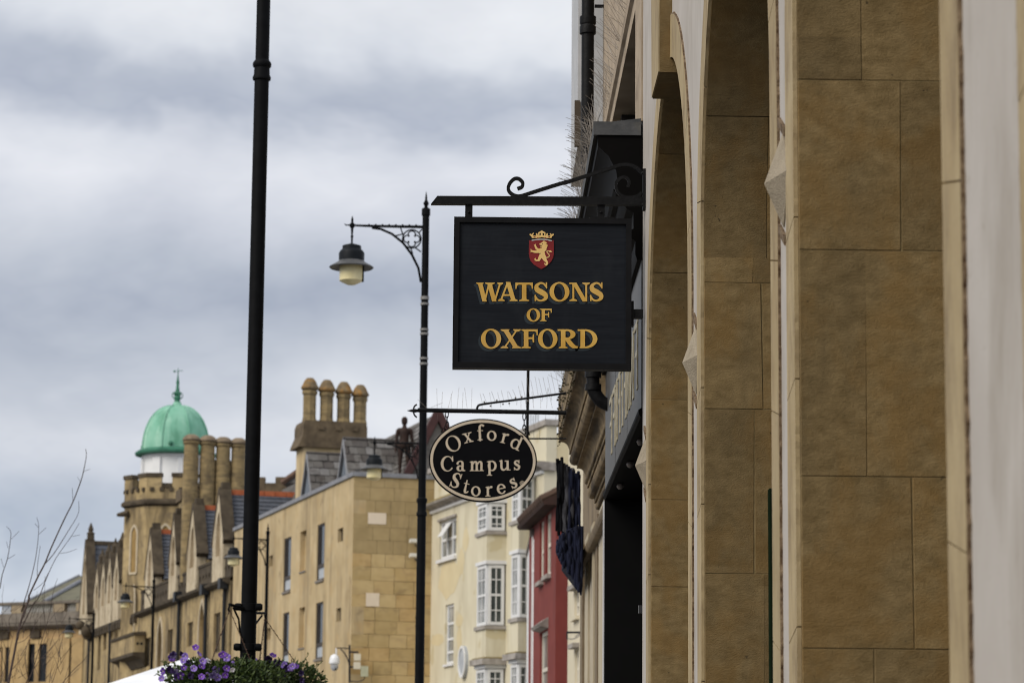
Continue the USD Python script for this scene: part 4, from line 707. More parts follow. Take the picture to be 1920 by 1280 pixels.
def petunia(th, c, d, r, col, rng):
    d = np.array(d, float); d /= np.linalg.norm(d); a = np.cross(d, [0.3, 0.1, 1.0]); a /= np.linalg.norm(a); b = np.cross(d, a); V = [c - d * r * 0.75]; n = 20
    for rad, dep in ((0.16, -0.35), (0.62, -0.02), (1.0, 0.0)):
        for k in range(n):
            t = 2 * np.pi * k / n; lobe = 1 - 0.15 * (0.5 - 0.5 * math.cos(5 * t)) ** 2 if rad > 0.9 else 1
            V.append(c + (a * math.cos(t) + b * math.sin(t)) * r * rad * lobe + d * r * (dep + (0.10 * math.cos(5 * t) + rng.normal(0, 0.05) if rad > 0.5 else 0)))
    f = [[0, 1 + (k + 1) % n, 1 + k] for k in range(n)]
    for q in range(2): f += [[1 + q * n + k, 1 + q * n + (k + 1) % n, 1 + (q + 1) * n + (k + 1) % n] for k in range(n)] + [[1 + q * n + k, 1 + (q + 1) * n + (k + 1) % n, 1 + (q + 1) * n + k] for k in range(n)]
    g = MB(); g.add(V, f); fl = part(th, "flower", g, PET[col], True)
    if col in "lmv":
        g = MB(); g.lathe([(0.0001, 0.0), (0.17, 0.02), (0.12, 0.05), (0.0001, 0.06)], (0, 0, 0), 6); v, ff = g.mesh(); v = v * r; v = c - d * r * 0.2 + np.outer(v[:, 0], a) + np.outer(v[:, 1], b) + np.outer(v[:, 2], d); g = MB(); g.add(v, ff); part(fl, "throat", g, THROAT)
FL_PX = [(200, 262, "v"), (215, 228, "d"), (335, 290, "l"), (355, 245, "l"), (340, 375, "v"), (455, 385, "l"), (550, 360, "v"), (300, 470, "v"), (260, 485, "m"), (545, 480, "m"), (710, 400, "l"), (835, 388, "m"), (820, 465, "m"), (770, 232, "m"), (800, 215, "m"), (838, 258, "l"), (475, 140, "m"), (520, 215, "l"), (610, 310, "w"), (92, 418, "v"), (80, 500, "l"), (180, 402, "d"), (680, 462, "d"), (730, 488, "l"), (905, 402, "w"), (905, 330, "l"), (560, 300, "l"), (320, 225, "d"), (240, 420, "d"), (400, 310, "d"), (420, 470, "d"), (610, 470, "l"),
         (1095, 368, "l"), (1015, 310, "l"), (960, 310, "l"), (1150, 292, "m"), (1100, 262, "d"), (1180, 330, "l"), (1375, 232, "m"), (1322, 282, "d"), (1400, 312, "d"), (1370, 372, "d"), (1345, 428, "d"), (1360, 376, "w"), (1500, 342, "l"), (1580, 378, "l"), (1640, 358, "v"), (1700, 442, "d"), (1480, 482, "d"), (1230, 512, "d"), (1712, 525, "d"), (1450, 320, "d"), (1600, 360, "l"), (1230, 350, "d"), (1420, 500, "d"), (1300, 500, "d"), (1540, 385, "d")]
def basket(name, label, C, R, hz, ap, pick, seed):
    rng = np.random.default_rng(seed); t = thing(name, label, "hanging basket", C, None); C = np.array(C)
    g = MB(); g.lathe([(0.05, -0.36), (0.20, -0.32), (0.28, -0.22), (0.30, -0.12), (0.28, -0.11), (0.02, -0.12)], tuple(C), 20); part(t, "bowl", g, M("basket_liner", (0.05, 0.035, 0.02), (0.09, 0.065, 0.035), 20, 0.95), 40)
    for k in range(3):
        a = 2.2 + k * 2 * np.pi / 3; e = C + np.array([math.cos(a) * 0.30, math.sin(a) * 0.30, 0.0]); g = MB(); n = 26; L = e - ap
        for i in range(n):
            p, q = ap + L * (i / n), ap + L * ((i + 0.86) / n); s = 0.007 * (1 if i % 2 else 0.45)
            g.tube([p, (p + q) / 2 + np.array([s, 0, 0]), q], 0.0048 if i % 2 else 0.0034, 4)
        part(t, "chain", g, M("rusty_chain", (0.05, 0.028, 0.018), (0.10, 0.06, 0.04), 60, 0.7), kind="stuff")
    for mi, nleaf in ((0, int(3200 * R / 0.4)), (1, int(1900 * R / 0.4))):
        g = MB(); V, Fc = [], []
        for i in range(nleaf):
            u = rng.normal(0, 1, 3); u /= np.linalg.norm(u); rad = rng.uniform(0.72, 1.03) if mi else rng.uniform(0.4, 0.98)
            wob = 1 + 0.16 * math.sin(3 * math.atan2(u[1], u[0]) + seed) + 0.10 * math.sin(7 * u[0] + 5 * u[2])
            p = C + np.array([u[0] * R, u[1] * R * 0.7, u[2] * hz - 0.03]) * rad * wob
            d = u + rng.normal(0, 0.6, 3) + np.array([0, 0, 0.25]); d /= np.linalg.norm(d); sd = np.cross(d, rng.normal(0, 1, 3)); sd /= np.linalg.norm(sd); l = rng.uniform(0.025, 0.052); wd = l * rng.uniform(0.25, 0.36); nn = np.cross(d, sd)
            k = len(V); V += [p, p + d * l * 0.5 + sd * wd + nn * 0.006, p + d * l, p + d * l * 0.5 - sd * wd + nn * 0.006]; Fc += [[k, k + 1, k + 2], [k, k + 2, k + 3]]
        g.add(V, Fc); part(t, "foliage", g, LEAF[mi], kind="stuff")
    g = MB()
    for i in range(16):                     # trailing and upright shoots
        a = rng.uniform(0, 2 * np.pi); p = C + np.array([math.cos(a) * R * 0.9, math.sin(a) * R * 0.6, rng.uniform(-0.02, hz * 0.75)]); d = np.array([math.cos(a), 0.2, rng.uniform(0.3, 1.2)]); d /= np.linalg.norm(d); q = p + d * rng.uniform(0.08, 0.16); g.tube([p, q], 0.003, 4)
        for j in range(9):
            m_ = p + (q - p) * rng.uniform(0.3, 1.05); e = rng.normal(0, 1, 3); e /= np.linalg.norm(e); l = rng.uniform(0.02, 0.04); sd = np.cross(e, [0, 0.3, 1]); sd /= np.linalg.norm(sd); g.add([m_, m_ + e * l * 0.5 + sd * l * 0.3, m_ + e * l, m_ + e * l * 0.5 - sd * l * 0.3], [[0, 1, 2], [0, 2, 3]])
    part(t, "shoots", g, LEAF[1], kind="stuff")
    for x, y, col in FL_PX:
        if not pick(x): continue
        X, Yp = 290 + x * 0.16146, 1190 + y * 0.16146
        Yf = C[1] - R * 0.62 + rng.uniform(-0.08, 0.06) if y > 330 else C[1] - rng.uniform(0.0, 0.3); p = at(X, Yp, Yf)
        d = np.array([rng.normal(0, 0.45), -1.0, rng.normal(0.25, 0.4)])
        if y < 240: d = np.array([rng.normal(0.3, 0.5), -0.7, rng.normal(0.7, 0.4)])
        petunia(t, p, d, 0.033 * rng.uniform(0.85, 1.2) * (0.6 if (col == "w" and x > 800) else 1.0), col, rng)
    return t
c1_ = at(418, 1268, YP - 0.42); c2_ = at(513, 1272, YP + 0.35)
basket("flower_basket", "hanging basket of lilac petunias left of the black post, with one white bloom", c1_, 0.50, 0.165, A1, lambda x: x < 930, 3)
basket("flower_basket", "hanging basket of deep purple petunias at right of the black post", c2_, 0.38, 0.17, A2, lambda x: x >= 930, 8)

# ---------------------------------------------------------------- bare young birch, bottom left
YT = 30.0
tr_ = thing("birch_tree", "bare slender young birch at the lower left edge", "tree", at(12, 1285, YT))
BARK = M("birch_twig_bark", (0.045, 0.030, 0.025), (0.085, 0.06, 0.05), 20, 0.8)
def k8(pts): return [(x * 0.2187, 840 + y * 0.2187) for x, y in pts]
def k4(pts): return [(x / 6.4, 1080 + y / 6.4) for x, y in pts]
main = k8([(735, 5), (740, 70), (715, 200), (690, 290), (625, 460), (550, 610), (440, 850), (385, 985), (325, 1100), (250, 1260)]) + k4([(345, 275), (240, 580), (165, 950), (100, 1290), (70, 1500)])
def limb(pts, r0, r1, name, dy=0.0):
    q = spl([tuple(at(x, y, YT + dy * i / len(pts))) for i, (x, y) in enumerate(pts)], 4); g = MB(); g.tube(q, np.linspace(r0, r1, len(q)), 6); part(tr_, name, g, BARK, 40)
limb(main, 0.003, 0.0135, "trunk")
g0 = np.array(at(9, 1310, YT)); g = MB(); g.tube([(g0[0], YT, 0), (g0[0] - 0.02, YT, 1.3), tuple(g0)], [0.032, 0.024, 0.017], 8); part(tr_, "lower_trunk", g, BARK, 40)
for pts, r1 in ((k8([(55, 670), (90, 710), (90, 780), (65, 940), (20, 1080), (0, 1200)]), 0.009), (k8([(315, 590), (332, 680), (312, 900), (265, 1120), (215, 1290)]) + k4([(255, 420)]), 0.011), (k8([(680, 640), (600, 770), (480, 940), (400, 1110), (330, 1280)]) + k4([(400, 330), (285, 560), (235, 640)]), 0.011), (k8([(675, 450), (670, 560), (590, 700), (470, 890), (390, 985)]), 0.008), (k8([(345, 835), (322, 1000), (320, 1090)]), 0.005), (k8([(620, 340), (625, 460)]), 0.004), (k8([(665, 245), (690, 290)]), 0.003), (k8([(770, 178), (715, 200)]), 0.003), (k8([(685, 742), (615, 755)]), 0.003), (k8([(660, 862), (580, 890), (510, 900)]), 0.004), (k8([(395, 680), (335, 735)]), 0.003), (k8([(165, 710), (100, 775)]), 0.003), (k8([(130, 910), (70, 945)]), 0.003), (k8([(10, 945), (30, 1020)]), 0.003), (k8([(300, 645), (330, 680)]), 0.003), (k8([(410, 1070), (370, 1150), (290, 1215)]), 0.005), (k8([(55, 800), (70, 855)]), 0.003),
                (k4([(690, 770), (600, 880), (470, 1010), (300, 1290)]), 0.007), (k4([(720, 860), (700, 1010), (660, 1180), (600, 1330)]), 0.005), (k4([(1090, 870), (1000, 1010), (880, 1120), (740, 1290)]), 0.006), (k4([(310, 880), (250, 990), (150, 1110)]), 0.006), (k4([(0, 860), (60, 1080), (90, 1290)]), 0.007), (k4([(540, 0), (530, 420), (560, 700)]), 0.004), (k4([(690, 20), (640, 180), (600, 420), (540, 640), (460, 900), (400, 1100), (330, 1290)]), 0.008), (k4([(310, 830), (300, 1000), (330, 1180), (380, 1300)]), 0.005), (k4([(20, 420), (30, 700), (0, 900)]), 0.006), (k4([(400, 640), (300, 760), (200, 800)]), 0.005)):
    limb(pts, 0.0020, max(0.0024, r1 * 0.62), "branch", 0.3)
g = MB(); rt_ = np.random.default_rng(11)
for i in range(90):                         # fine twigs too thin to tell apart
    x, y = rt_.uniform(-6, 120), rt_.uniform(1140, 1290); a = rt_.normal(1.25, 0.45); l = rt_.uniform(20, 60); p, q = at(x, y, YT + 0.5), at(x + l * math.cos(a), y - l * math.sin(a), YT + rt_.uniform(0, 1)); g.tube([p, (p + q) / 2 + rt_.normal(0, 0.01, 3), q], [0.003, 0.0022, 0.0012], 3, False)
part(tr_, "twigs", g, BARK, kind="stuff")
# white market canopy
ct = thing("white_canopy", "corner of a white fabric market canopy behind the flower basket", "canopy", at(290, 1290, 46))
ap = at(352, 1232, 47); cs_ = [at(186, 1286, 45), at(330, 1330, 43.4), at(480, 1290, 46), at(330, 1284, 50)]
V = [ap] + cs_; g = MB(); g.add(V + [c - np.array([0, 0, 0.22]) for c in cs_], [[0, 1, 2], [0, 2, 3], [0, 3, 4], [0, 4, 1], [1, 5, 6], [1, 6, 2], [2, 6, 7], [2, 7, 3], [3, 7, 8], [3, 8, 4], [4, 8, 5], [4, 5, 1]])
part(ct, "canopy_cloth", g, M("canopy_white_fabric", (0.70, 0.71, 0.73), (0.78, 0.78, 0.79), 2, 0.8))
for c in cs_:
    g = MB(); q = c * 0.97 + ap * 0.03; g.tube([(q[0], q[1], 0), (q[0], q[1], c[2] - 0.02)], 0.025, 8); part(ct, "leg", g, flat("canopy_leg", (0.5, 0.5, 0.5)))
# ================================================================ the far side of the bend
ANG = math.radians(16.1); U = np.array([-math.sin(ANG), math.cos(ANG), 0]); N_ = np.array([-U[1], U[0], 0]); E_ = -N_
C0 = at(660, 1100, 84.5); FL = Fr(C0, U); FE = Fr(C0, E_, -U)
OCHRE = M("ochre_ashlar", (0.40, 0.302, 0.165), (0.52, 0.41, 0.245), 0.9, 0.9, 0.2, 12, streak=(0.20, 0.148, 0.085), streak_amt=0.7, sscale=(1.4, 1.4, 0.22), soot_sheen=((0.46, 0.31, 0.14), (1.6, 1.6, 1.6), 0.52, 0.68, 0.5), spots=((0.17, 0.125, 0.075), 2.2, 0.66, 0.4))
ASH = [M(f"ashlar_{n}", a, b, 3.0, 0.9, 0.2, 20, streak=s, sscale=(2, 2, 3)) for n, a, b, s in (("gold", (0.42, 0.288, 0.125), (0.49, 0.35, 0.17), (0.28, 0.18, 0.08)), ("tan", (0.43, 0.31, 0.14), (0.49, 0.36, 0.18), (0.30, 0.2, 0.10)), ("grey", (0.38, 0.275, 0.125), (0.45, 0.335, 0.165), (0.21, 0.15, 0.08)), ("pale", (0.46, 0.34, 0.165), (0.52, 0.395, 0.205), (0.36, 0.26, 0.14)))]
ASH_TOP = [M(f"ashlar_weathered_{n}", a, b, 2.0, 0.92, 0.2, 20, streak=(0.17, 0.125, 0.07), sscale=(1.6, 1.6, 0.5)) for n, a, b in (("brown", (0.30, 0.222, 0.108), (0.38, 0.285, 0.145)), ("tan", (0.32, 0.237, 0.115), (0.40, 0.30, 0.155)))]
ASH_NEW = M("ashlar_new_pale", (0.66, 0.56, 0.44), (0.70, 0.60, 0.48), 6, 0.85)
JOINT = M("pale_mortar", (0.50, 0.38, 0.22), (0.58, 0.45, 0.28), 6, 0.95)
LEADB = M("lead_coping", (0.16, 0.165, 0.185), (0.24, 0.245, 0.265), 4, 0.6)
GLASS_D = M("dark_window_glass", (0.010, 0.012, 0.014), (0.02, 0.022, 0.024), 2, 0.12, spec=0.22)
GLASS_P = M("pale_window_panel", (0.34, 0.37, 0.40), (0.42, 0.44, 0.46), 2, 0.4)
FRAME_B = flat("brown_window_frame", (0.045, 0.036, 0.03), 0.6)
WHITE_F = M("white_window_paint", (0.62, 0.62, 0.62), (0.70, 0.70, 0.70), 4, 0.6)
SLATE = [M(f"stone_slate_{i}", a, b, 5.0, 0.85, 0.3, 30, streak=(0.045, 0.035, 0.03), sscale=(2.5, 2.5, 2.5), streak_amt=0.7) for i, (a, b) in enumerate((((0.085, 0.078, 0.072), (0.13, 0.12, 0.11)), ((0.115, 0.108, 0.10), (0.17, 0.16, 0.15)), ((0.07, 0.062, 0.058), (0.105, 0.095, 0.088)), ((0.15, 0.145, 0.14), (0.21, 0.20, 0.195))))]
BLUE_SLATE = M("blue_slate", (0.060, 0.066, 0.082), (0.10, 0.108, 0.128), 6, 0.7, streak=(0.05, 0.045, 0.045), sscale=(3, 3, 3))
RED_TILE = M("red_ridge_tile", (0.34, 0.085, 0.032), (0.44, 0.13, 0.055), 6, 0.8)
PIPE = flat("black_rain_pipe", (0.012, 0.013, 0.015), 0.5)

def wall_with(th, name, fr, poly, rects, depth, mat, o1=0.0):
    h = unary_union([sbox(r[0], r[2], r[1], r[3]) if not isinstance(r, Polygon) else r for r in rects]) if rects else Polygon()
    g = MB(); g.prism(poly.difference(h), fr, o1 - depth, o1); return part(th, name, g, mat)
def window(th, fr, r, o, fmat, gmat, fwid=0.05, bars=(), trans=(), name="window", extra=None):
    s0, s1, h0, h1 = r; W = sbox(s0, h0, s1, h1); P = W.difference(W.buffer(-fwid, join_style=2))
    for b in bars: x = s0 + (s1 - s0) * b; P = P.union(sbox(x - fwid * 0.35, h0, x + fwid * 0.35, h1))
    for b in trans: z = h0 + (h1 - h0) * b; P = P.union(sbox(s0, z - fwid * 0.45, s1, z + fwid * 0.45))
    g = MB(); g.prism(P, fr, o - 0.05, o); w = part(th, name, g, fmat)
    g = MB(); g.box(fr, s0 + 0.01, s1 - 0.01, h0 + 0.01, h1 - 0.01, o - 0.04, o - 0.03); part(w, "glass", g, gmat); return w
def tiles(th, A, B_, C, D, rows, cols, mats, rng, thick=0.035, name="slate"):
    """courses of slates on the slope A-B (eave) to D-C (ridge)"""
    A, B_, C, D = [np.array(p, float) for p in (A, B_, C, D)]; n = np.cross(B_ - A, D - A); n /= np.linalg.norm(n); n = n if n[2] > 0 else -n
    for i in range(rows):
        a, b = i / rows, min(1.0, (i + 1.12) / rows); off = 0.5 * (i % 2)
        for j in range(-1, cols):
            x0, x1 = max(0, (j + off + rng.normal(0, 0.05)) / cols), min(1, (j + 1 + off + rng.normal(0, 0.05)) / cols)
            if x1 - x0 < 0.25 / cols: continue
            e = 0.004; P = lambda x, y: A + (B_ - A) * x * (1 - y) + (C - D) * x * y + (D - A) * y
            lo = [P(x0 + e, a), P(x1 - e, a)]; hi = [P(x1 - e, b), P(x0 + e, b)]; t = thick * rng.uniform(0.8, 1.3)
            g = MB(); g.hexa([lo[0] + n * 0.01, lo[1] + n * 0.01, hi[0] - n * 0.02, hi[1] - n * 0.02, lo[0] + n * (0.01 + t), lo[1] + n * (0.01 + t), hi[0] - n * (0.02 - t), hi[1] - n * (0.02 - t)]); part(th, name, g, mats[rng.integers(len(mats))])

# ---------------------------------------------------------------- flat-roofed stone building
st = thing("stone_building", "flat roofed ochre stone building with slit windows and plain end wall behind nearest lamp", "building", C0 * [1, 1, 0])
zt = FL.sh(660, 894)[1]; sE = FL.sh(437, 1100)[0]; eR = 2.75
def q4(x0, x1, y0, y1): return (400 + x0 * 0.3907, 400 * 0 + 400 + x1 * 0.3907, 780 + y0 * 0.3907, 780 + y1 * 0.3907)
tall = [q4(497, 533, 517, 784), q4(337, 372, 583, 838), q4(490, 525, 893, 1162), q4(332, 362, 942, 1200), q4(483, 519, 1268, 1420), (318 * 0 + 527.5, 538.5, 1283, 1340)]
slots = [q4(416, 445, 551, 742), q4(410, 438, 917, 1110)]
small = [q4(597, 622, 537, 602), q4(590, 612, 920, 984), q4(268, 285, 668, 720), q4(258, 275, 1015, 1070)]
rects = [FL.rect(*r) for r in tall + slots + small]
wall_with(st, "facade_wall", FL, sbox(0.0, 0, sE, zt), rects, 0.38, OCHRE)
g = MB(); g.box(FL, 0.3, sE - 0.02, 0, zt - 0.4, -2.6, -0.55); part(st, "core", g, flat("dark_core", (0.02, 0.018, 0.015)))
for r in tall:
    s0, s1, h0, h1 = FL.rect(*r); window(st, FL, (s0, s1, h0 + (h1 - h0) * 0.25, h1), -0.03, FRAME_B, GLASS_D, 0.06, bars=(0.72,)); window(st, FL, (s0, s1, h0, h0 + (h1 - h0) * 0.25), -0.03, FRAME_B, GLASS_P, 0.05, name="lower_pane")
    g = MB(); g.box(FL, s0 - 0.03, s1 + 0.03, h0 - 0.07, h0 - 0.002, -0.25, 0.05); part(st, "sill", g, flat("grey_sill", (0.16, 0.14, 0.12)))
for r in slots:
    s0, s1, h0, h1 = FL.rect(*r); g = MB(); g.box(FL, s0, s1, h0, h1, -0.379, -0.16); part(st, "slot_back", g, OCHRE); g = MB(); g.box(FL, s0, s1, h0 - 0.05, h0 - 0.002, -0.199, 0.03); part(st, "sill", g, flat("grey_sill", (0.16, 0.14, 0.12)))
for r in small: window(st, FL, FL.rect(*r), -0.12, FRAME_B, GLASS_D, 0.05, name="small_window")
g = MB(); g.box(FL, -0.06, sE, zt + 0.002, zt + 0.13, -0.40, 0.06); part(st, "lead_coping", g, LEADB)
g = MB(); g.box(FE, 0.405, eR + 1.0, zt + 0.002, zt + 0.13, -0.3, 0.06); part(st, "lead_coping", g, LEADB)
g = MB(); g.tube([FL.p(0.2, zt + 0.36, -0.5), FL.p(sE, zt + 0.36, -0.5)], 0.016, 5); part(st, "safety_rail", g, PIPE)
for k in range(7):
    g = MB(); g.tube([FL.p(0.4 + k * 2.6, zt + 0.17, -0.5), FL.p(0.4 + k * 2.6, zt + 0.37, -0.5)], 0.025, 5); part(st, "rail_post", g, PIPE)
g = MB(); g.box(FE, 0.0005, eR + 1.2, 0, zt, -0.4, -0.03); part(st, "end_wall", g, JOINT)
h = 0.05; ri = 0; rs = np.random.default_rng(21)
while h < zt - 0.1:
    hh = min(0.40, zt - h); s = 0.0; last = False
    if h > 4.8:
        while s < eR:
            w = rs.uniform(0.42, 0.75); w = w if s + w < eR - 0.2 else eR - s
            top = h > zt - 2.4; px_, py_ = None, None
            mt = (ASH_TOP if top else ASH)[rs.integers(2 if top else 4)]; jt = 0.004 if top else rs.choice([0.004, 0.007, 0.011]); d = rs.uniform(-0.004, 0.004)
            g = MB(); g.box(FE, s + (jt if s > 0 else 0.001), s + w - jt, h + jt, h + hh - jt, -0.029, 0.002 + d); part(st, "ashlar_block", g, mt); s += w
    h += hh
for x0, x1, y0, y1 in ((690, 724, 961, 982), (686, 711, 1111, 1136)):
    g = MB(); g.box(FE, *FE.rect(x0, x1, y0, y1), 0.0062, 0.012); part(st, "pale_block", g, ASH_NEW)
g = MB(); g.box(FE, 0.0005, eR, 0, 4.8, -0.03, 0.0); part(st, "lower_end_wall", g, ASH[1])
for y in (1014, 1041):
    c = FE.p(*FE.sh(772, y), 0.0); f = thing("flood_light", f"{'upper' if y < 1020 else 'lower'} of two small white flood lights on the stone end wall", "flood light", c, None)
    g = MB(); g.hexa([FE.p(*(np.array(FE.sh(772, y)) + [a * 0.12, b * 0.05 - (0.03 if o < 0.2 else 0)]), o) for o in (0.14, 0.30) for a, b in ((-1, -1), (1, -1), (1, 1), (-1, 1))]); part(f, "head", g, flat("lamp_white", (0.6, 0.58, 0.52)))
    g = MB(); g.tube([FE.p(*FE.sh(780, y + 9), 0.01), FE.p(*FE.sh(775, y + 3), 0.15)], 0.025, 6); part(f, "bracket", g, flat("flood_bracket", (0.08, 0.075, 0.07)))
# security camera with boxes at the corner
sc = thing("security_camera", "white dome security camera on a black scrolled bracket at the stone building's corner", "security camera", at(652, 1235, 84.2))
YC = 84.2; K = lambda x, y, dy=0.0: at(640 + x / 6.4, 1080 + y / 6.4, YC + dy)
g = MB(); g.tube([K(98, 820), K(98, 1275)], 0.03, 7); g.tube([K(100, 865), K(-30, 855), K(-55, 860)], 0.018, 6); g.tube([K(98, 1075), K(80, 1000), K(40, 920), K(-10, 868)], 0.018, 6); g.tube([K(98, 905), K(205, 908)], 0.03, 6); g.tube([K(98, 1085), K(150, 1085)], 0.026, 6); g.tube([K(98, 1255), K(200, 1262), K(265, 1240), K(285, 1200)], 0.016, 6); part(sc, "bracket", g, PIPE, 40)
cq = K(-62, 0); zq = lambda y: K(-62, y)[2]
g = MB(); g.tube([K(-60, 860), K(-62, 935)], 0.02, 6); g.lathe([(0.10, zq(1065)), (0.155, zq(1040)), (0.15, zq(985)), (0.11, zq(950)), (0.03, zq(930))], (cq[0], YC, 0), 16); part(sc, "dome_housing", g, flat("camera_white", (0.66, 0.67, 0.69), 0.4), 40)
g = MB(); g.lathe([(0.001, zq(1135)), (0.07, zq(1125)), (0.115, zq(1095)), (0.12, zq(1067))], (cq[0], YC, 0), 16); part(sc, "camera_ball", g, flat("camera_grey", (0.35, 0.36, 0.38), 0.3), 40)
g = MB(); g.ball(K(-66, 1112, -0.11), 0.035); part(sc, "lens", g, GLASS_D, 40)
for x0, x1, y0, y1, mt in ((150, 235, 928, 1008, "box_cream"), (146, 232, 1026, 1110, "box_cream"), (232, 325, 1075, 1200, "box_green_grey")):
    a, b = K(x0, y1), K(x1, y0); g = MB(); g.wb(a[0], b[0], YC - 0.08, YC + 0.1, a[2], b[2]); part(sc, "junction_box", g, flat(mt, (0.50, 0.46, 0.36) if mt == "box_cream" else (0.36, 0.36, 0.25)))

# ---------------------------------------------------------------- slate roofed house behind it: gable, dormers, chimney
sh_ = thing("slate_roof_house", "steep grey stone slate roofs with dormers and red edged gable behind flat roofed building", "house", C0 * [1, 1, 0])
FG = Fr(C0 + U * 1.6, E_, -U)
ta, ha = FG.sh(820, 775); tl, hl = FG.sh(766, 886); tr2, _ = FG.sh(874, 886); sR = 24.0
g = MB(); g.along([(-tl, hl), (-ta, ha), (-tr2, hl), (-tr2, 2), (-tl, 2)], FL, 1.6, sR); part(sh_, "roof_body", g, SLATE[0])
rg_ = np.random.default_rng(4)
Pq = lambda s, t, h: FL.p(s, h, -t)
tiles(sh_, Pq(1.75, tl, hl), Pq(9.0, tl, hl), Pq(9.0, ta, ha), Pq(1.75, ta, ha), 11, 13, SLATE, rg_)
gp = Polygon([(tl, hl), (ta, ha), (tr2, hl)])
w_ = 0.24; rk = unary_union([LineString([(tl - 0.06, hl - 0.06), (ta, ha + 0.04)]).buffer(w_ / 2, cap_style=2), LineString([(ta, ha + 0.04), (tr2 + 0.06, hl - 0.06)]).buffer(w_ / 2, cap_style=2)])
g = MB(); g.prism(rk, FG, 0.0, 0.16); part(sh_, "verge_board", g, M("dark_red_board", (0.042, 0.018, 0.018), (0.065, 0.027, 0.026), 5, 0.7))
g = MB(); g.prism(gp.buffer(-0.13), FG, 0.002, 0.05); part(sh_, "gable_wall", g, SLATE[1])
def dormer(ax, ay, hw, rise, length, o, label, cols, rows):
    s, h = FL.sh(ax, ay, o); d = Node(sh_.path, sh_.base)
    g = MB(); g.along([(0, 0)] * 0 + [(o, h - rise), (o - length, h - rise), (o - length, h), (o, h)], FL, s - 0.02, s + 0.02); 
    gx = MB(); pol = Polygon([(s - hw, h - rise), (s + hw, h - rise), (s, h)]); gx.prism(pol, FL, o - length, o - 0.06); dn = part(sh_, "dormer", gx, SLATE[2])
    gx = MB(); gx.prism(pol.buffer(-0.07), FL, o - 0.058, o - 0.03); part(dn, "dormer_glass", gx, GLASS_D)
    fr_ = pol.buffer(0.02, join_style=2).difference(pol.buffer(-0.07)); gx = MB(); gx.prism(fr_, FL, o - 0.056, o + 0.03); part(dn, "verge_trim", gx, flat("grey_verge_trim", (0.20, 0.20, 0.21)))
    tiles(sh_, FL.p(s - hw - 0.05, h - rise - 0.05, o), FL.p(s - hw - 0.05, h - rise - 0.05, o - length), FL.p(s, h, o - length), FL.p(s, h, o), rows, cols, SLATE, rg_)
    gx = MB(); gx.tube([FL.p(s, h + 0.03, o + 0.02), FL.p(s, h + 0.03, o - length)], 0.055, 7); part(dn, "ridge_roll", gx, SLATE[2], 40)
    return s, h
dormer(575.5, 850, 0.95, 1.75, 1.75, -0.75, "", 5, 7)
dormer(644, 823, 0.95, 1.75, 2.1, -0.75, "", 8, 7)
YCH = 97.0
ch = thing("chimney_stack", "tall stone chimney stack with four lichen capped flues above the grey slate dormers", "chimney", at(630, 880, YCH))
FC = Fr(at(567, 830, YCH), E_, -U); cw = 124 / F * YCH
zz = lambda y: at(630, y, YCH)[2]
CHST = M("chimney_stone", (0.20, 0.147, 0.072), (0.30, 0.224, 0.112), 2.5, 0.9, 0.4, 15, stretch=(1, 1, 2.5), streak=(0.085, 0.064, 0.04), streak_amt=0.8, sscale=(2, 2, 1.6), soot_sheen=((0.09, 0.07, 0.045), (1.5, 1.5, 7), 0.5, 0.62, 0.6))
CHDK = M("chimney_stone_dark", (0.075, 0.055, 0.035), (0.145, 0.108, 0.066), 3, 0.92, 0.3, 15)
g = MB(); g.box(FC, 0.06, cw - 0.02, 8.5, zz(836), -1.2, 0); part(ch, "shaft", g, OCHRE)
g = MB(); prof = [(-0.16, zz(838)), (cw + 0.12, zz(838)), (cw + 0.10, zz(832)), (cw + 0.0, zz(815)), (cw + 0.0, zz(797)), (cw - 0.05, zz(788)), (0.06, zz(788)), (0.0, zz(797)), (0.0, zz(815)), (-0.13, zz(832))]; g.prism(Polygon(prof), FC, -1.3, 0.12); part(ch, "base_moulding", g, CHDK)
for k in range(4):
    x, yt = (586, 618, 650, 681)[k], (704, 706, 708, 712)[k]; c = FC.p(FC.sh(x, 750)[0], 0, -0.45); zt_ = zz(yt)
    g = MB(); g.lathe([(0.25, zz(792)), (0.25, zz(785)), (0.225, zz(779)), (0.225, zt_ - 0.62), (0.26, zt_ - 0.58), (0.27, zt_ - 0.48), (0.235, zt_ - 0.46)], tuple(c), 8, rot=math.pi / 8 - ANG); fl = part(ch, "flue", g, CHST)
    g = MB(); g.lathe([(0.235, zt_ - 0.459), (0.31, zt_ - 0.40), (0.31, zt_ - 0.34), (0.27, zt_ - 0.28), (0.20, zt_ - 0.12), (0.12, zt_ - 0.02), (0.02, zt_)], tuple(c), 12); part(fl, "cap", g, M("lichen_cap_stone", (0.12, 0.085, 0.05), (0.20, 0.15, 0.085), 5, 0.92, streak=(0.36, 0.17, 0.025), sscale=(2.4, 2.4, 3.2), slo=0.5, shi=0.62, streak_amt=0.5))
    if k < 3:
        g = MB(); xb = (x + (618, 650, 681)[k]) / 2; s_ = FC.sh(xb, 750)[0]; g.box(FC, s_ - 0.10, s_ + 0.10, zz(805), zz(798), 0.1205, 0.17); part(ch, "base_label", g, CHDK)
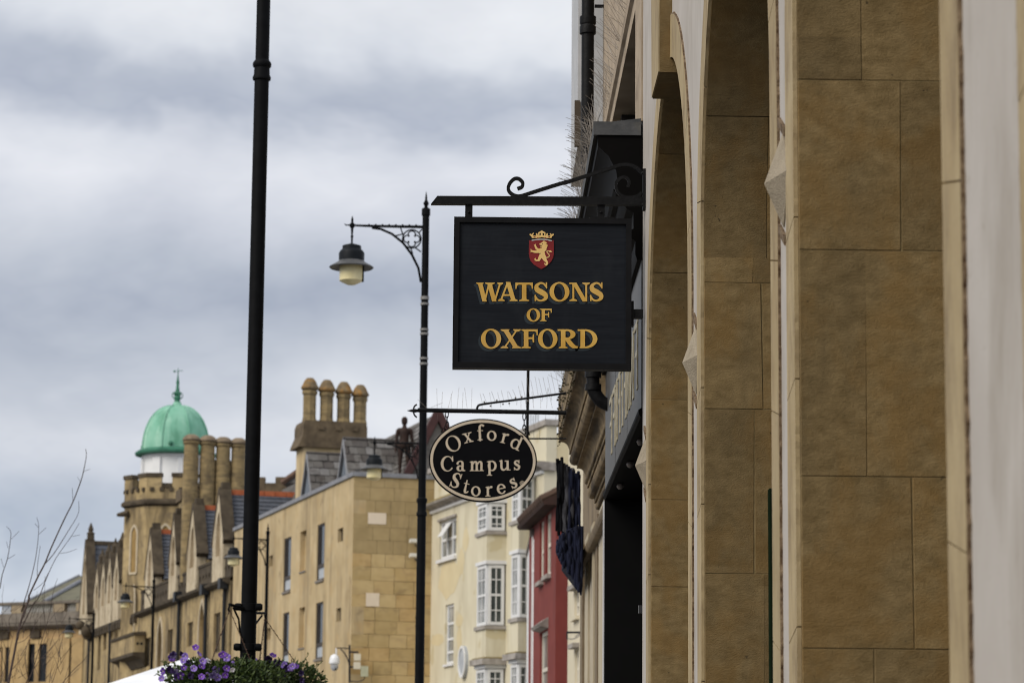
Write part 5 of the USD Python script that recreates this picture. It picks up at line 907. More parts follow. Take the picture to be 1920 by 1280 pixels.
# a plain dark statue standing at the roof edge
import manifold3d as m3
stt = at(757, 892, 87.2); zs0 = stt[2]
def J(x, y, z): return np.array([stt[0] + x, 87.2 + y, zs0 + z])
def body(bones):
    tot = None
    for (p, r), (q, s) in bones:
        a = m3.Manifold.sphere(r, 16).translate(tuple(p - stt * [1, 1, 0] - [0, 0, zs0])); b = m3.Manifold.sphere(s, 16).translate(tuple(q - stt * [1, 1, 0] - [0, 0, zs0])); hl_ = m3.Manifold.batch_hull([a, b]); tot = hl_ if tot is None else tot + hl_
    mm = tot.refine_to_length(0.04).to_mesh(); t = trimesh.Trimesh(np.array(mm.vert_properties[:, :3]), np.array(mm.tri_verts)); trimesh.smoothing.filter_taubin(t, iterations=8); return np.array(t.vertices) + stt * [1, 1, 0] + [0, 0, zs0], np.array(t.faces)
bones = []
def bn(*c):
    for a, b in zip(c, c[1:]): bones.append((a, b))
bn((J(0, 0, 0.96), 0.15), (J(0, 0, 1.15), 0.135), (J(0, 0, 1.38), 0.16), (J(0, 0.01, 1.50), 0.07), (J(0, 0, 1.60), 0.06)); bn((J(-0.1, 0, 0.95), 0.13), (J(0.1, 0, 0.95), 0.13)); bn((J(-0.16, 0, 1.42), 0.085), (J(0.16, 0, 1.42), 0.085)); bn((J(0, -0.01, 1.68), 0.095), (J(0, -0.02, 1.76), 0.098))
for s in (-1, 1):
    bn((J(s * 0.10, 0, 0.93), 0.105), (J(s * 0.12, -0.01, 0.50), 0.066), (J(s * 0.125, 0.02, 0.09), 0.042)); bn((J(s * 0.125, 0.03, 0.05), 0.048), (J(s * 0.14, -0.15, 0.035), 0.036)); bn((J(s * 0.20, 0, 1.41), 0.065), (J(s * 0.245, 0.01, 1.12), 0.047), (J(s * 0.26, -0.02, 0.86), 0.034)); bn((J(s * 0.262, -0.02, 0.84), 0.036), (J(s * 0.262, -0.03, 0.76), 0.03))
    for k in range(4): bn((J(s * 0.262, -0.055 + 0.018 * k, 0.76), 0.0095), (J(s * 0.258, -0.06 + 0.018 * k, 0.69 - 0.01 * (k in (1, 2))), 0.0085))
    bn((J(s * 0.258, -0.05, 0.80), 0.011), (J(s * 0.245, -0.085, 0.745), 0.0095))
bn((J(0, -0.11, 1.70), 0.018), (J(0, -0.125, 1.68), 0.014))
su = thing("statue", "dark rust brown standing figure statue on the roof edge beside the nearest lamp", "statue", stt)
RUST = M("rusted_iron", (0.016, 0.008, 0.006), (0.034, 0.017, 0.012), 7, 0.75)
g = MB(); g.add(*body(bones)); part(su, "figure", g, RUST, True)
g = MB(); g.wb(stt[0] - 0.35, stt[0] + 0.35, 86.9, 87.5, zs0 - 0.5, zs0 - 0.02); part(su, "plinth", g, SLATE[2])
# ---------------------------------------------------------------- gabled stone range with battlemented tower
GST = M("college_stone", (0.32, 0.235, 0.115), (0.43, 0.325, 0.17), 1.2, 0.9, 0.3, 10, streak=(0.10, 0.075, 0.045), streak_amt=0.85, sscale=(1.5, 1.5, 0.35), slo=0.46, shi=0.64, soot_sheen=((0.13, 0.10, 0.065), (2.2, 2.2, 3.5), 0.5, 0.7, 0.7))
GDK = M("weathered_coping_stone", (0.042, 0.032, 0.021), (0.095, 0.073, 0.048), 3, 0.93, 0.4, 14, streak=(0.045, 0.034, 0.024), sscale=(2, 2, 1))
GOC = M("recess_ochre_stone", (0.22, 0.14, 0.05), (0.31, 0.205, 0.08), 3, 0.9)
gb = thing("gabled_range", "long stone range with steep gables and red ridge tiles behind the big black post", "building", FL.p(25, 0))
s430, s262, s158 = FL.sh(432, 1090)[0], FL.sh(262, 1150)[0], FL.sh(158, 1200)[0]
zc = FL.sh(436, 1086)[1]
def q2(x0, x1, y0, y1): return (130 + x0 * 0.3125, 130 + x1 * 0.3125, 880 + y0 * 0.3125, 880 + y1 * 0.3125)
def lancet(s0, s1, h0, h1):
    w = s1 - s0; c = (s0 + s1) / 2; pts = [(s0, h0), (s1, h0), (s1, h1 - w * 0.95)]
    pts += [(s0 + w * math.cos(t), h1 - w * 0.95 + w * math.sin(t) * 1.1) for t in np.linspace(0, math.pi / 3, 6)] + [(s1 - w * math.cos(t), h1 - w * 0.95 + w * math.sin(t) * 1.1) for t in np.linspace(math.pi / 3, 0, 6)]
    return Polygon(pts).buffer(0)
sq_w = [FL.rect(*q2(*r)) for r in ((865, 905, 860, 1100), (705, 740, 915, 1060), (590, 620, 958, 1100), (455, 485, 1008, 1180), (275, 293, 915, 1005), (247, 262, 955, 1005), (205, 222, 980, 1080), (170, 186, 1000, 1200))]
la_w = [lancet(*FL.rect(*q2(*r))) for r in ((780, 815, 800, 1130), (530, 560, 905, 1240), (372, 392, 690, 1000))]
wall_with(gb, "street_wall", FL, sbox(s430 + 0.02, 0, s158, zc), sq_w + la_w, 0.4, GST)
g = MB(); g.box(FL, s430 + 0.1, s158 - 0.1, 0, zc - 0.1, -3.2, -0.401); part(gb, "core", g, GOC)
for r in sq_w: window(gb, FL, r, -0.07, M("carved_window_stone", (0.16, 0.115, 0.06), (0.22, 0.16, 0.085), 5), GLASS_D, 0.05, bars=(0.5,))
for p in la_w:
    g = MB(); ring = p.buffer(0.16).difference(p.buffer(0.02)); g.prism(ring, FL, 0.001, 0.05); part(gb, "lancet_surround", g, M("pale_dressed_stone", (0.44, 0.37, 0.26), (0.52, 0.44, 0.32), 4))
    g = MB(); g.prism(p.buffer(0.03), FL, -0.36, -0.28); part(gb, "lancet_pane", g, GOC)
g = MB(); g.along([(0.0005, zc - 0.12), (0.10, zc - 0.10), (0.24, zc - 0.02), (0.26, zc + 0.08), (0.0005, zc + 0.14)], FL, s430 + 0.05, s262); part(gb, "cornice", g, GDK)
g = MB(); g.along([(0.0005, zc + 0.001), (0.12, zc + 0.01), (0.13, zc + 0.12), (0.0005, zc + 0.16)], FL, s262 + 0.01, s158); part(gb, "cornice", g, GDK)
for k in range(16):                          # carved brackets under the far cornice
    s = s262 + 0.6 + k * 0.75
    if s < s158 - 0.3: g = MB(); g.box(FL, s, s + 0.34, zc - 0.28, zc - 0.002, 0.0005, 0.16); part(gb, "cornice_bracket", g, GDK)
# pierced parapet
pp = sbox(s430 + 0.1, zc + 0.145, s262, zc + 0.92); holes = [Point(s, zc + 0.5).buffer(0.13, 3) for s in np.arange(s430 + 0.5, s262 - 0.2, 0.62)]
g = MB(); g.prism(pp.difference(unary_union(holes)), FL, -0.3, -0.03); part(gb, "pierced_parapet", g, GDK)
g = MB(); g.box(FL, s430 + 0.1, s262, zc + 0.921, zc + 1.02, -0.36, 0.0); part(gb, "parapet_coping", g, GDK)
def gable(x, y, hw=1.0, rise=1.75, leg=None, slate=True, back=4.5, coping=True, red=True):
    s, h = FL.sh(x, y); he = h - rise; base = zc + 0.15
    pol = Polygon([(s - hw, base), (s + hw, base), (s + hw, he), (s, h), (s - hw, he)]); w = 0.36; l = lancet(s - w, s + w, base + 0.9, h - 0.75)
    g = MB(); g.prism(pol.difference(l), FL, -0.32, 0.06); gn = part(gb, "gable", g, M("gable_pale_stone", (0.44, 0.36, 0.245), (0.54, 0.46, 0.33), 2, 0.9, streak=(0.22, 0.165, 0.095), sscale=(1.5, 1.5, 0.4), streak_amt=0.8, soot_sheen=((0.15, 0.11, 0.07), (2, 2, 2.5), 0.52, 0.7, 0.6)))
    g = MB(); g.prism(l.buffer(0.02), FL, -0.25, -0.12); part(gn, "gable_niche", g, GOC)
    rake = unary_union([LineString([(s - hw - 0.12, he - 0.2), (s, h + 0.1)]).buffer(0.13, cap_style=2, join_style=2), LineString([(s + hw + 0.12, he - 0.2), (s, h + 0.1)]).buffer(0.13, cap_style=2, join_style=2)]).difference(pol)
    g = MB(); g.prism(rake, FL, -0.36, 0.08); part(gn, "coping", g, GDK)
    g = MB(); g.box(FL, s - 0.16, s + 0.16, h + 0.1, h + 0.34, -0.33, -0.02); part(gn, "apex_stone", g, GDK)
    if slate:
        hr = h - 0.05; A, B_ = FL.p(s - hw - 0.25, he - 0.35, -0.37), FL.p(s - hw - 0.25, he - 0.35, -back); D, C = FL.p(s, hr, -0.37), FL.p(s, hr, -back)
        body_ = Polygon([(s - hw - 0.2, he - 0.38), (s + hw + 0.2, he - 0.38), (s, hr - 0.05)]); g = MB(); g.prism(body_, FL, -back, -0.365); rn = part(gb, "cross_roof", g, BLUE_SLATE)
        g = MB(); nrm = np.cross(B_ - A, D - A); nrm /= np.linalg.norm(nrm); nrm = nrm if nrm[2] > 0 else -nrm; R = 13
        for i in range(R):
            a, b = i / R, (i + 1.1) / R; P0, P1, P2, P3 = A + (D - A) * a, B_ + (C - B_) * a, B_ + (C - B_) * min(b, 1), A + (D - A) * min(b, 1); g.hexa([P0, P1, P2 - nrm * 0.02, P3 - nrm * 0.02, P0 + nrm * 0.05, P1 + nrm * 0.05, P2 + nrm * 0.012, P3 + nrm * 0.012])
        part(rn, "slate_courses", g, BLUE_SLATE, kind="stuff")
        g = MB(); n = int((back - 0.5) / 0.42)
        for i in range(n):
            o0 = -0.38 - i * 0.42; g2 = MB(); g2.along([(0, 0)] * 0 + [(o0 - 0.405, hr - 0.06), (o0 - 0.405, hr + 0.13), (o0, hr + 0.13), (o0, hr - 0.06)], FL, s - 0.09, s + 0.09); part(rn, "ridge_tile", g2, RED_TILE if red else GDK)
        g = MB(); g.box(FL, s - hw - 0.1, s + hw, zc + 0.2, he - 0.36, -back, -0.35); part(gb, "dormer_cheek", g, GST)
    return s, h
gable(414, 921, back=7.5); gable(365, 950, back=4.0); gable(285, 995, back=3.5)
gable(329, 968, hw=0.8, slate=False)
for x, y in ((222, 1030), (209, 1040), (197, 1050), (185, 1060)): gable(x, y, hw=0.8, rise=1.3, slate=False)
s_, h_ = gable(163, 1016, hw=1.25, rise=3.3, back=9, red=False)
g = MB(); g.lathe([(0.16, h_ + 0.34), (0.2, h_ + 0.45), (0.1, h_ + 0.52), (0.14, h_ + 0.62), (0.02, h_ + 0.95)], tuple(FL.p(s_, 0, -0.17)), 8); part(gb, 'gable_finial', g, GDK)
for xx in (222, 209, 197, 185):
    s_, h_ = FL.sh(xx, 1030 + (222 - xx) * 0.8); g = MB(); g.lathe([(0.17, h_ + 0.3), (0.19, h_ + 0.42), (0.11, h_ + 0.5), (0.02, h_ + 0.8)], tuple(FL.p(s_, 0, -0.17)), 6); part(gb, 'gable_finial', g, GDK)
# buttress shaft with carved top between the gables
s_, h_ = FL.sh(327, 940, -0.1); g = MB(); g.box(FL, s_ - 0.5, s_ + 0.5, zc + 0.2, h_, -1.3, -0.35); bt = part(gb, "buttress_shaft", g, GST)
g = MB(); g.box(FL, s_ - 0.6, s_ + 0.6, h_ + 0.002, h_ + 0.5, -1.42, -0.25); part(bt, "carved_top", g, CHDK)
for x in (214, 175): 
    s_, h_ = FL.sh(x, 1120); g = MB(); g.tube([FL.p(s_, zc + 0.1, 0.14), FL.p(s_, 0, 0.14)], 0.06, 7); part(gb, "rain_pipe", g, PIPE, 40)
for x, yt in ((342, 1108), (393, 1094), (428, 1082)):
    s_, h_ = FL.sh(x, yt); g = MB(); g.tube([FL.p(s_, h_, 0.12), FL.p(s_, 0, 0.12)], 0.075, 7); rp_ = part(gb, "rain_pipe", g, PIPE, 40)
    g = MB(); g.box(FL, s_ - 0.22, s_ + 0.22, h_ - 0.42, h_ - 0.03, 0.0505, 0.34); part(rp_, "hopper_head", g, PIPE)
# balcony with two round holes
s0, s1, h0, h1 = FL.rect(214, 256, 1197, 1228, 0.4); bp = sbox(s0, h0, s1, h1)
g = MB(); g.box(FL, s0, s1, h0, h1, 0.0505, 0.5); bn_ = part(gb, "balcony", g, GST)
g = MB(); g.along([(0.0505, h1 + 0.002), (0.55, h1 + 0.002), (0.58, h1 + 0.12), (0.0505, h1 + 0.16)], FL, s0 - 0.08, s1 + 0.08); part(bn_, "balcony_rail", g, GDK)
g = MB(); g.along([(0.0505, h0 - 0.6), (0.25, h0 - 0.25), (0.55, h0 - 0.14), (0.56, h0 - 0.002), (0.0505, h0 - 0.002)], FL, s0 - 0.08, s1 + 0.08); part(bn_, "corbel", g, GDK)
FBn = Fr(FL.p(s0, 0, 0.0), N_, -U)
for t in (0.2, 0.36): 
    g = MB(); g.prism(Point(t, (h0 + h1) / 2).buffer(0.06, 4), FBn, 0.001, 0.006); part(bn_, "round_hole", g, GLASS_D)
# tower
tw = thing("tower", "octagonal stone stair tower with battlements under the green dome", "tower", at(310, 1000, 124))
w8 = 1.70; R8 = w8 / (2 * math.sin(math.pi / 8)); ap8 = R8 * math.cos(math.pi / 8); fc0 = at(310, 1000, 122); TN = np.array([-0.07, -0.9975, 0]); tc = fc0 - TN * ap8; tc[2] = 0
tz = lambda y: at(310, y, 122)[2]; ro = math.atan2(TN[1], TN[0]) + math.pi / 8
g = MB(); g.lathe([(R8, 0), (R8, tz(948))], tuple(tc), 8, rot=ro); sf = part(tw, "shaft", g, GST)
g = MB(); g.lathe([(R8, tz(948)), (R8 + 0.16, tz(944)), (R8 + 0.16, tz(939)), (R8 + 0.02, tz(934))], tuple(tc), 8, rot=ro); part(tw, "string_course", g, GDK)
g = MB(); g.lathe([(R8 + 0.02, tz(934)), (R8 + 0.02, tz(913))], tuple(tc), 8, rot=ro); part(tw, "parapet_wall", g, GST)
g = MB(); g.lathe([(R8 - 0.3, tz(913)), (R8 - 0.3, tz(925)), (0.01, tz(925))], tuple(tc), 8, rot=ro); part(tw, "roof_deck", g, LEAD)
for k in range(8):
    a0 = ro + k * math.pi / 4; a1 = a0 + math.pi / 4; P0 = tc + R8 * np.array([math.cos(a0), math.sin(a0), 0]); P1 = tc + R8 * np.array([math.cos(a1), math.sin(a1), 0]); d = P1 - P0; L = np.linalg.norm(d); d /= L; n = np.array([d[1], -d[0], 0]); n = n if np.dot(n, (P0 + P1) / 2 - tc) > 0 else -n; fr = Fr(P0, d, n)
    for a, b in ((-0.02, 0.36 * L), (0.64 * L, L + 0.02)):
        g = MB(); g.box(fr, a, b, tz(913) + 0.002, tz(893), -0.25, 0.02); mn = part(tw, "merlon", g, GST)
        g = MB(); g.box(fr, a - 0.03, b + 0.03, tz(893) + 0.002, tz(886), -0.30, 0.08); part(mn, "merlon_coping", g, GDK)
    g = MB(); g.box(fr, 0.36 * L + 0.035, 0.64 * L - 0.035, tz(913) + 0.002, tz(909), -0.3, 0.07); part(tw, "embrasure_sill", g, GDK)
    for q in range(4):
        g = MB(); g.box(fr, (q + 0.3) * L / 4, (q + 0.7) * L / 4, tz(913) - 0.16, tz(913) - 0.002, 0.0205, 0.09); part(tw, "corbel", g, GDK)
    l = lancet(L / 2 - 0.2, L / 2 + 0.2, tz(1070), tz(985)); g = MB(); g.prism(l, fr, 0.002, 0.006); ln_ = part(tw, "lancet", g, GOC)
    g = MB(); g.prism(l.buffer(0.1).difference(l.buffer(0.005)), fr, 0.002, 0.05); part(ln_, "lancet_frame", g, M("pale_dressed_stone", (0.44, 0.37, 0.26), (0.52, 0.44, 0.32), 4))
gq = at(236, 962, 123); g = MB(); g.tube([gq + [0.1, 0, 0.02], at(228, 964, 123), at(219, 965, 123)], [0.16, 0.12, 0.07], 6); part(tw, "gargoyle", g, GDK, 40)
# four round chimneys in front of the dome
cr4 = thing("chimney_row", "row of four round stone chimneys between green dome and black post", "chimney", at(400, 960, 112))
for k in range(4):
    x, y = (357, 388, 417, 446)[k], (814, 815, 817, 818)[k]; c = at(x, 900, 112 + 0.15 * k); z = at(x, y, 112)[2]; c[2] = 0
    g = MB(); g.lathe([(0.31, 10.5), (0.31, z - 0.95), (0.285, z - 0.9), (0.285, z - 0.42), (0.33, z - 0.38), (0.34, z - 0.30), (0.29, z - 0.28)], tuple(c), 16); f = part(cr4, "flue", g, CHST, 40)
    g = MB(); g.lathe([(0.29, z - 0.279), (0.355, z - 0.24), (0.355, z - 0.18), (0.28, z - 0.08), (0.16, z - 0.01), (0.02, z)], tuple(c), 16); part(f, "cap", g, M("flue_cap_stone", (0.14, 0.105, 0.07), (0.24, 0.185, 0.125), 5, 0.92), 40)
# battlemented wall and old roof behind the red ridge
bw = thing("battlemented_wall", "low battlemented wall top behind the red ridge tiles right of the black post", "wall", at(520, 900, 118))
for x0, x1, y0, y1 in ((470, 497, 894, 916), (497, 516, 905, 916), (516, 562, 894, 916)):
    a, b = at(x0, y1, 118), at(x1, y0, 118); g = MB(); g.wb(a[0], b[0], 118, 118.5, a[2] - 2, b[2]); part(bw, "merlon" if y0 < 900 else "embrasure", g, CHDK)
orf = thing("old_roof", "brown tiled roof slope rising behind the battlements to the chimney stack", "roof", at(550, 895, 108))
a, b, c = at(528, 905, 108), at(572, 874, 108), at(572, 905, 108); V = [a, b, c]; g = MB(); g.add(V + [v + np.array([0.3, 4, 0]) for v in V] , [[0, 1, 2], [3, 5, 4], [0, 3, 4], [0, 4, 1], [1, 4, 5], [1, 5, 2], [2, 5, 3], [2, 3, 0]]); part(orf, "roof_slope", g, SLATE[1])
d_ = (b - a) / np.linalg.norm(b - a); g = MB(); g.tube([a, b], 0.12, 6); part(orf, "verge", g, M("brown_tile_verge", (0.09, 0.055, 0.038), (0.14, 0.085, 0.06), 6), 40)
# ---------------------------------------------------------------- green copper dome on a white drum
DY = 190.0; dcx = at(331, 800, DY); dz = lambda y: at(331, y, DY)[2]; k_ = DY / F
cu = thing("dome_cupola", "green copper dome with finial and weather vane on a white drum", "cupola", (dcx[0], DY, dz(905)))
COPPER = M("green_copper", (0.15, 0.37, 0.26), (0.23, 0.46, 0.345), 0.8, 0.75, spec=0.15, streak=(0.34, 0.56, 0.44), sscale=(1.3, 1.3, 0.12), streak_amt=0.75, soot_sheen=((0.06, 0.20, 0.12), (1.0, 1.0, 0.5), 0.52, 0.72, 0.7))
COPD = M("dark_copper", (0.025, 0.11, 0.07), (0.05, 0.19, 0.12), 2, 0.6)
c = (dcx[0], DY, 0); rr_ = lambda p: p * k_
g = MB(); g.lathe([(rr_(61), dz(935)), (rr_(61), dz(863)), (rr_(64), dz(861)), (rr_(64), dz(857))], c, 24); dr = part(cu, "drum", g, M("white_drum_paint", (0.66, 0.66, 0.66), (0.74, 0.74, 0.74), 1, 0.7), 30)
for a in np.arange(8) * math.pi / 4 + 0.3:
    fr = Fr((dcx[0] + math.cos(a) * rr_(60), DY + math.sin(a) * rr_(60)), (-math.sin(a), math.cos(a)), (math.cos(a), math.sin(a))); g = MB(); g.box(fr, -0.3, 0.3, dz(935), dz(864), 0.0, 0.16); part(dr, "pilaster", g, M("white_drum_paint", (0.66,) * 3))
g = MB(); g.lathe([(rr_(62), dz(857)), (rr_(76), dz(855)), (rr_(77), dz(851)), (rr_(70), dz(846)), (rr_(67), dz(845))], c, 32); part(cu, "eave_ring", g, COPD, 30)
prof = [(rr_(67 * math.cos(t) ** 0.85 if t < 1.5 else 8), dz(845 - 85 * math.sin(t))) for t in np.linspace(0, 1.44, 14)] + [(rr_(10), dz(760)), (rr_(7), dz(754))]
g = MB(); V, n8 = [], 48
for r, z in prof:
    for j in range(n8): t = 2 * np.pi * j / n8; V.append([c[0] + r * math.cos(t) * (1 - 0.035 * abs(math.sin(4 * t + 1.2))), c[1] + r * math.sin(t) * (1 - 0.035 * abs(math.sin(4 * t + 1.2))), z])
g.add(V, [[i * n8 + j, i * n8 + (j + 1) % n8, (i + 1) * n8 + (j + 1) % n8, (i + 1) * n8 + j] for i in range(len(prof) - 1) for j in range(n8)]); dm = part(cu, "dome_shell", g, COPPER, 30)
for k in range(8):
    t = 2 * np.pi * k / 8 + (-1.2) / 4; g = MB(); g.tube([[c[0] + (r + 0.02) * math.cos(t), c[1] + (r + 0.02) * math.sin(t), z] for r, z in prof[:14]], 0.05, 5); part(dm, "rib", g, COPPER, 40)
for x, y in ((320, 830), (268, 838)):
    q = at(x, y, DY - (2.35 if x > 300 else 0.2)); g = MB(); g.ball(q, 0.16); part(dm, "knob", g, COPD, 40)
g = MB(); g.lathe([(rr_(11), dz(762)), (rr_(7), dz(755)), (rr_(5), dz(751)), (rr_(7), dz(746)), (rr_(5), dz(742)), (rr_(8), dz(738)), (rr_(4), dz(733)), (rr_(2.5), dz(722)), (rr_(3.2), dz(717)), (rr_(2), dz(711)), (rr_(1), dz(703)), (rr_(0.6), dz(690))], c, 12); part(cu, "finial", g, COPD, 40)
g = MB(); zv = dz(696); g.tube([(c[0] - rr_(9), DY, zv), (c[0] + rr_(9), DY, zv + 0.05)], rr_(0.6), 5); g.ball((c[0] - rr_(7), DY, zv), rr_(2.2)); g.tube([(c[0], DY - 0.3, zv - 0.1), (c[0], DY + 0.3, zv - 0.1)], 0.02, 4); part(cu, "weather_vane", g, COPD, 40)
for k in range(4):
    t = k * math.pi / 2 + 0.4; g = MB(); g.tube([[c[0] + rr_(r) * math.cos(t), DY + rr_(r) * math.sin(t), dz(y)] for r, y in ((5, 748), (10, 744), (10, 738), (6, 735))], 0.03, 4); part(cu, "finial_scroll", g, COPD, 40)
g = MB(); g.wb(dcx[0] - 2.1, dcx[0] + 2.1, DY - 1.8, DY + 1.8, 0, dz(934)); part(cu, "lower_block", g, GST)
# ---------------------------------------------------------------- balustraded building at far left
bo = at(152, 1200, 141); FB = Fr(bo, (-0.85, 0.52), (-0.52, -0.85)) if False else Fr(bo, (-0.86, 0.51), (-0.51, -0.86))
bd = thing("balustraded_building", "ochre stone building with roof balustrade and paired tall windows at the lower left", "building", bo * [1, 1, 0])
bz = lambda y: FB.sh(90, y)[1]
zw = bz(1205); rc = [FB.rect(*r) for r in ((48, 64.5, 1206, 1278), (72.5, 87, 1206, 1277), (130, 143, 1204, 1266), (1, 4, 1212, 1280), (9, 16.5, 1212, 1278))]
BST = M("library_stone", (0.36, 0.245, 0.112), (0.46, 0.325, 0.16), 1, 0.9, streak=(0.20, 0.13, 0.065), sscale=(1.2, 1.2, 0.4), soot_sheen=((0.19, 0.14, 0.08), (1.5, 1.5, 1.5), 0.5, 0.7, 0.7))
wall_with(bd, "wall", FB, sbox(0.0, 0, 18, bz(1196)), rc, 0.5, BST)
for r in rc: window(bd, FB, r, -0.08, flat("bronze_frame", (0.03, 0.026, 0.024)), GLASS_D, 0.06, trans=(0.62,))
g = MB(); g.box(FB, 0.0, 18, bz(1196) + 0.002, bz(1178), -0.5, -0.05); part(bd, "frieze", g, M("frieze_stone", (0.36, 0.235, 0.11), (0.45, 0.31, 0.16), 2))
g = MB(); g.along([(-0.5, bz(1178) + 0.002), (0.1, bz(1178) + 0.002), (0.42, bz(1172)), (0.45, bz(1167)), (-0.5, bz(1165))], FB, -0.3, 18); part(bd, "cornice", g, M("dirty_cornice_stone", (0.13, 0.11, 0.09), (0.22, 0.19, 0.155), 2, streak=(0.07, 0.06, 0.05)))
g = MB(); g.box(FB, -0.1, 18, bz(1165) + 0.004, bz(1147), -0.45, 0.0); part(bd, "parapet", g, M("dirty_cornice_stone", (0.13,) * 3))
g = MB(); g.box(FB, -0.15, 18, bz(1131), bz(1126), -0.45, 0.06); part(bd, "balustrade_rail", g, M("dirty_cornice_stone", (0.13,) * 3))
for x0, x1 in ((22, 42), (100, 121), (143, 152)): g = MB(); s0, s1, _, _ = FB.rect(x0, x1, 1131, 1147); g.box(FB, s0, s1, bz(1147) + 0.002, bz(1131) - 0.002, -0.4, 0.02); part(bd, "pedestal", g, M("pedestal_stone", (0.24, 0.185, 0.12), (0.33, 0.26, 0.17), 2, 0.9))
for xa, xb in ((0, 20), (46, 98), (123, 142)):
    for x in np.arange(xa, xb, 3.1): s_, _ = FB.sh(x, 1140); z0, z1 = bz(1147), bz(1131); L = z1 - z0; g = MB(); g.lathe([(0.02, z0), (0.035, z0 + 0.25 * L), (0.026, z0 + 0.7 * L), (0.032, z1)], tuple(FB.p(s_, 0, -0.2)), 6); part(bd, "baluster", g, M("pale_baluster_stone", (0.38, 0.36, 0.33), (0.45, 0.43, 0.4), 3), 40)
for x in (100, 121, 44, 146): s_, _ = FB.sh(x, 1240); g = MB(); g.box(FB, s_ - 0.35, s_ + 0.35, 0, bz(1196) - 0.002, 0.0005, 0.1); part(bd, "pilaster", g, BST)
for x in (8, 67): s_, _ = FB.sh(x, 1188); g = MB(); g.box(FB, s_ - 0.3, s_ + 0.3, bz(1195), bz(1180), -0.0495, 0.1); part(bd, "frieze_carving", g, GDK)
g = MB(); a, b, c2_, d2 = at(52, 1126, 144), at(148, 1079, 152), at(260, 1079, 150), at(260, 1126, 142); V = [a, b, c2_, d2]; g.add(V + [v - np.array([0, 0, 1.0]) for v in V], [[0, 1, 2], [0, 2, 3], [4, 6, 5], [4, 7, 6], [0, 4, 5], [0, 5, 1], [1, 5, 6], [1, 6, 2], [2, 6, 7], [2, 7, 3], [3, 7, 4], [3, 4, 0]]); rf = part(bd, "roof", g, M("mossy_slate", (0.10, 0.095, 0.065), (0.16, 0.15, 0.10), 1.2, 0.85, stretch=(1, 1, 3)))
g = MB(); g.tube([a + [0, 0, 0.02], b + [0, 0, 0.02]], 0.07, 6); part(rf, "hip_lead", g, LEADB, 40)
g = MB(); s_ = at(96, 1158 - 56, 143.9); g.tube([at(84, 1126, 143.2), at(150, 1089, 149)], 0.10, 6); part(rf, "lead_valley", g, LEADB, 40)
# carved corner bracket statue between the buildings
cb_ = at(160, 1178, 134); g = MB(); g.ball(cb_ + [0.1, 0, -0.1], 0.32); g.ball(cb_ + [-0.25, 0, 0.15], 0.22); g.ball(cb_ + [0.4, 0, 0.05], 0.28); g.tube([cb_ + [0.1, 0, -0.2], cb_ + [0.5, 1.2, -0.6]], [0.3, 0.15], 6); part(gb, "carved_bracket", g, GDK, 40)
# ---------------------------------------------------------------- cream rendered building with bays
RENDER = M("cream_render", (0.58, 0.525, 0.39), (0.63, 0.58, 0.44), 0.8, 0.88, streak=(0.44, 0.39, 0.27), sscale=(1.4, 1.4, 0.3), streak_amt=0.7, spots=((0.50, 0.43, 0.27), 1.1, 0.60, 0.8))
RENDER2 = M("cream_render_yellow", (0.56, 0.47, 0.29), (0.62, 0.53, 0.34), 1.2, 0.88)
STONE_TRIM = M("grey_trim_stone", (0.26, 0.235, 0.21), (0.38, 0.35, 0.32), 3, 0.9, streak=(0.12, 0.10, 0.08), sscale=(2, 2, 2))
MOSS = M("mossy_ledge", (0.16, 0.125, 0.045), (0.24, 0.19, 0.09), 5, 0.95, streak=(0.28, 0.20, 0.03), sscale=(3, 3, 3))
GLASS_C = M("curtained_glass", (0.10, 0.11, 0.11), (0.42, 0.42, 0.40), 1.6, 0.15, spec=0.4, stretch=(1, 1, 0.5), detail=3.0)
GLASS_S = M("sash_glass", (0.035, 0.045, 0.045), (0.07, 0.08, 0.08), 1.5, 0.08, spec=0.5)
PC = at(808, 1100, 85.2); FCr = Fr(PC, U)
def q6(x0, x1, y0, y1): return (780 + x0 * 0.328, 780 + x1 * 0.328, 860 + y0 * 0.328, 860 + y1 * 0.328)
sN = FCr.sh(1020, 900)[0]; zp = FCr.sh(1020, 797)[1]; zcn = FCr.sh(868, 938)[1]
cb2 = thing("cream_building", "cream rendered building with white sash bay windows behind the oval sign", "building", PC * [1, 1, 0])
w1, w2 = FCr.rect(*q6(134, 230, 345, 565)), FCr.rect(*q6(167, 215, 830, 1170))
wall_with(cb2, "wall", FCr, sbox(sN, 0, 0.6, zcn), [w1, w2], 0.35, RENDER)
g = MB(); g.box(FCr, sN + 0.01, 0.6, 0, zp - 0.2, -6, -0.351); part(cb2, "core", g, RENDER2)
g = MB(); g.box(FCr, sN, 0.6, zcn + 0.22, zp, -0.35, -0.06); part(cb2, "parapet", g, RENDER)
g = MB(); g.box(FCr, sN - 0.06, 0.6, zp + 0.002, zp + 0.16, -0.45, 0.0); g.box(FCr, sN - 0.06, sN + 0.3, zp + 0.002, zp + 0.16, -6, -0.451); part(cb2, "lead_coping", g, STONE_TRIM)
g = MB(); g.along([(-0.3, zcn + 0.002), (0.06, zcn + 0.002), (0.10, zcn + 0.06), (0.28, zcn + 0.13), (0.30, zcn + 0.19), (0.1, zcn + 0.24), (-0.3, zcn + 0.218)], FCr, sN - 0.1, 0.6); part(cb2, "cornice", g, STONE_TRIM)
g = MB(); g.along([(0.0005, zcn - 0.08), (0.07, zcn - 0.07), (0.09, zcn - 0.002), (0.0005, zcn - 0.002)], FCr, sN, 0.6); part(cb2, "cornice_bed", g, WHITE_F)
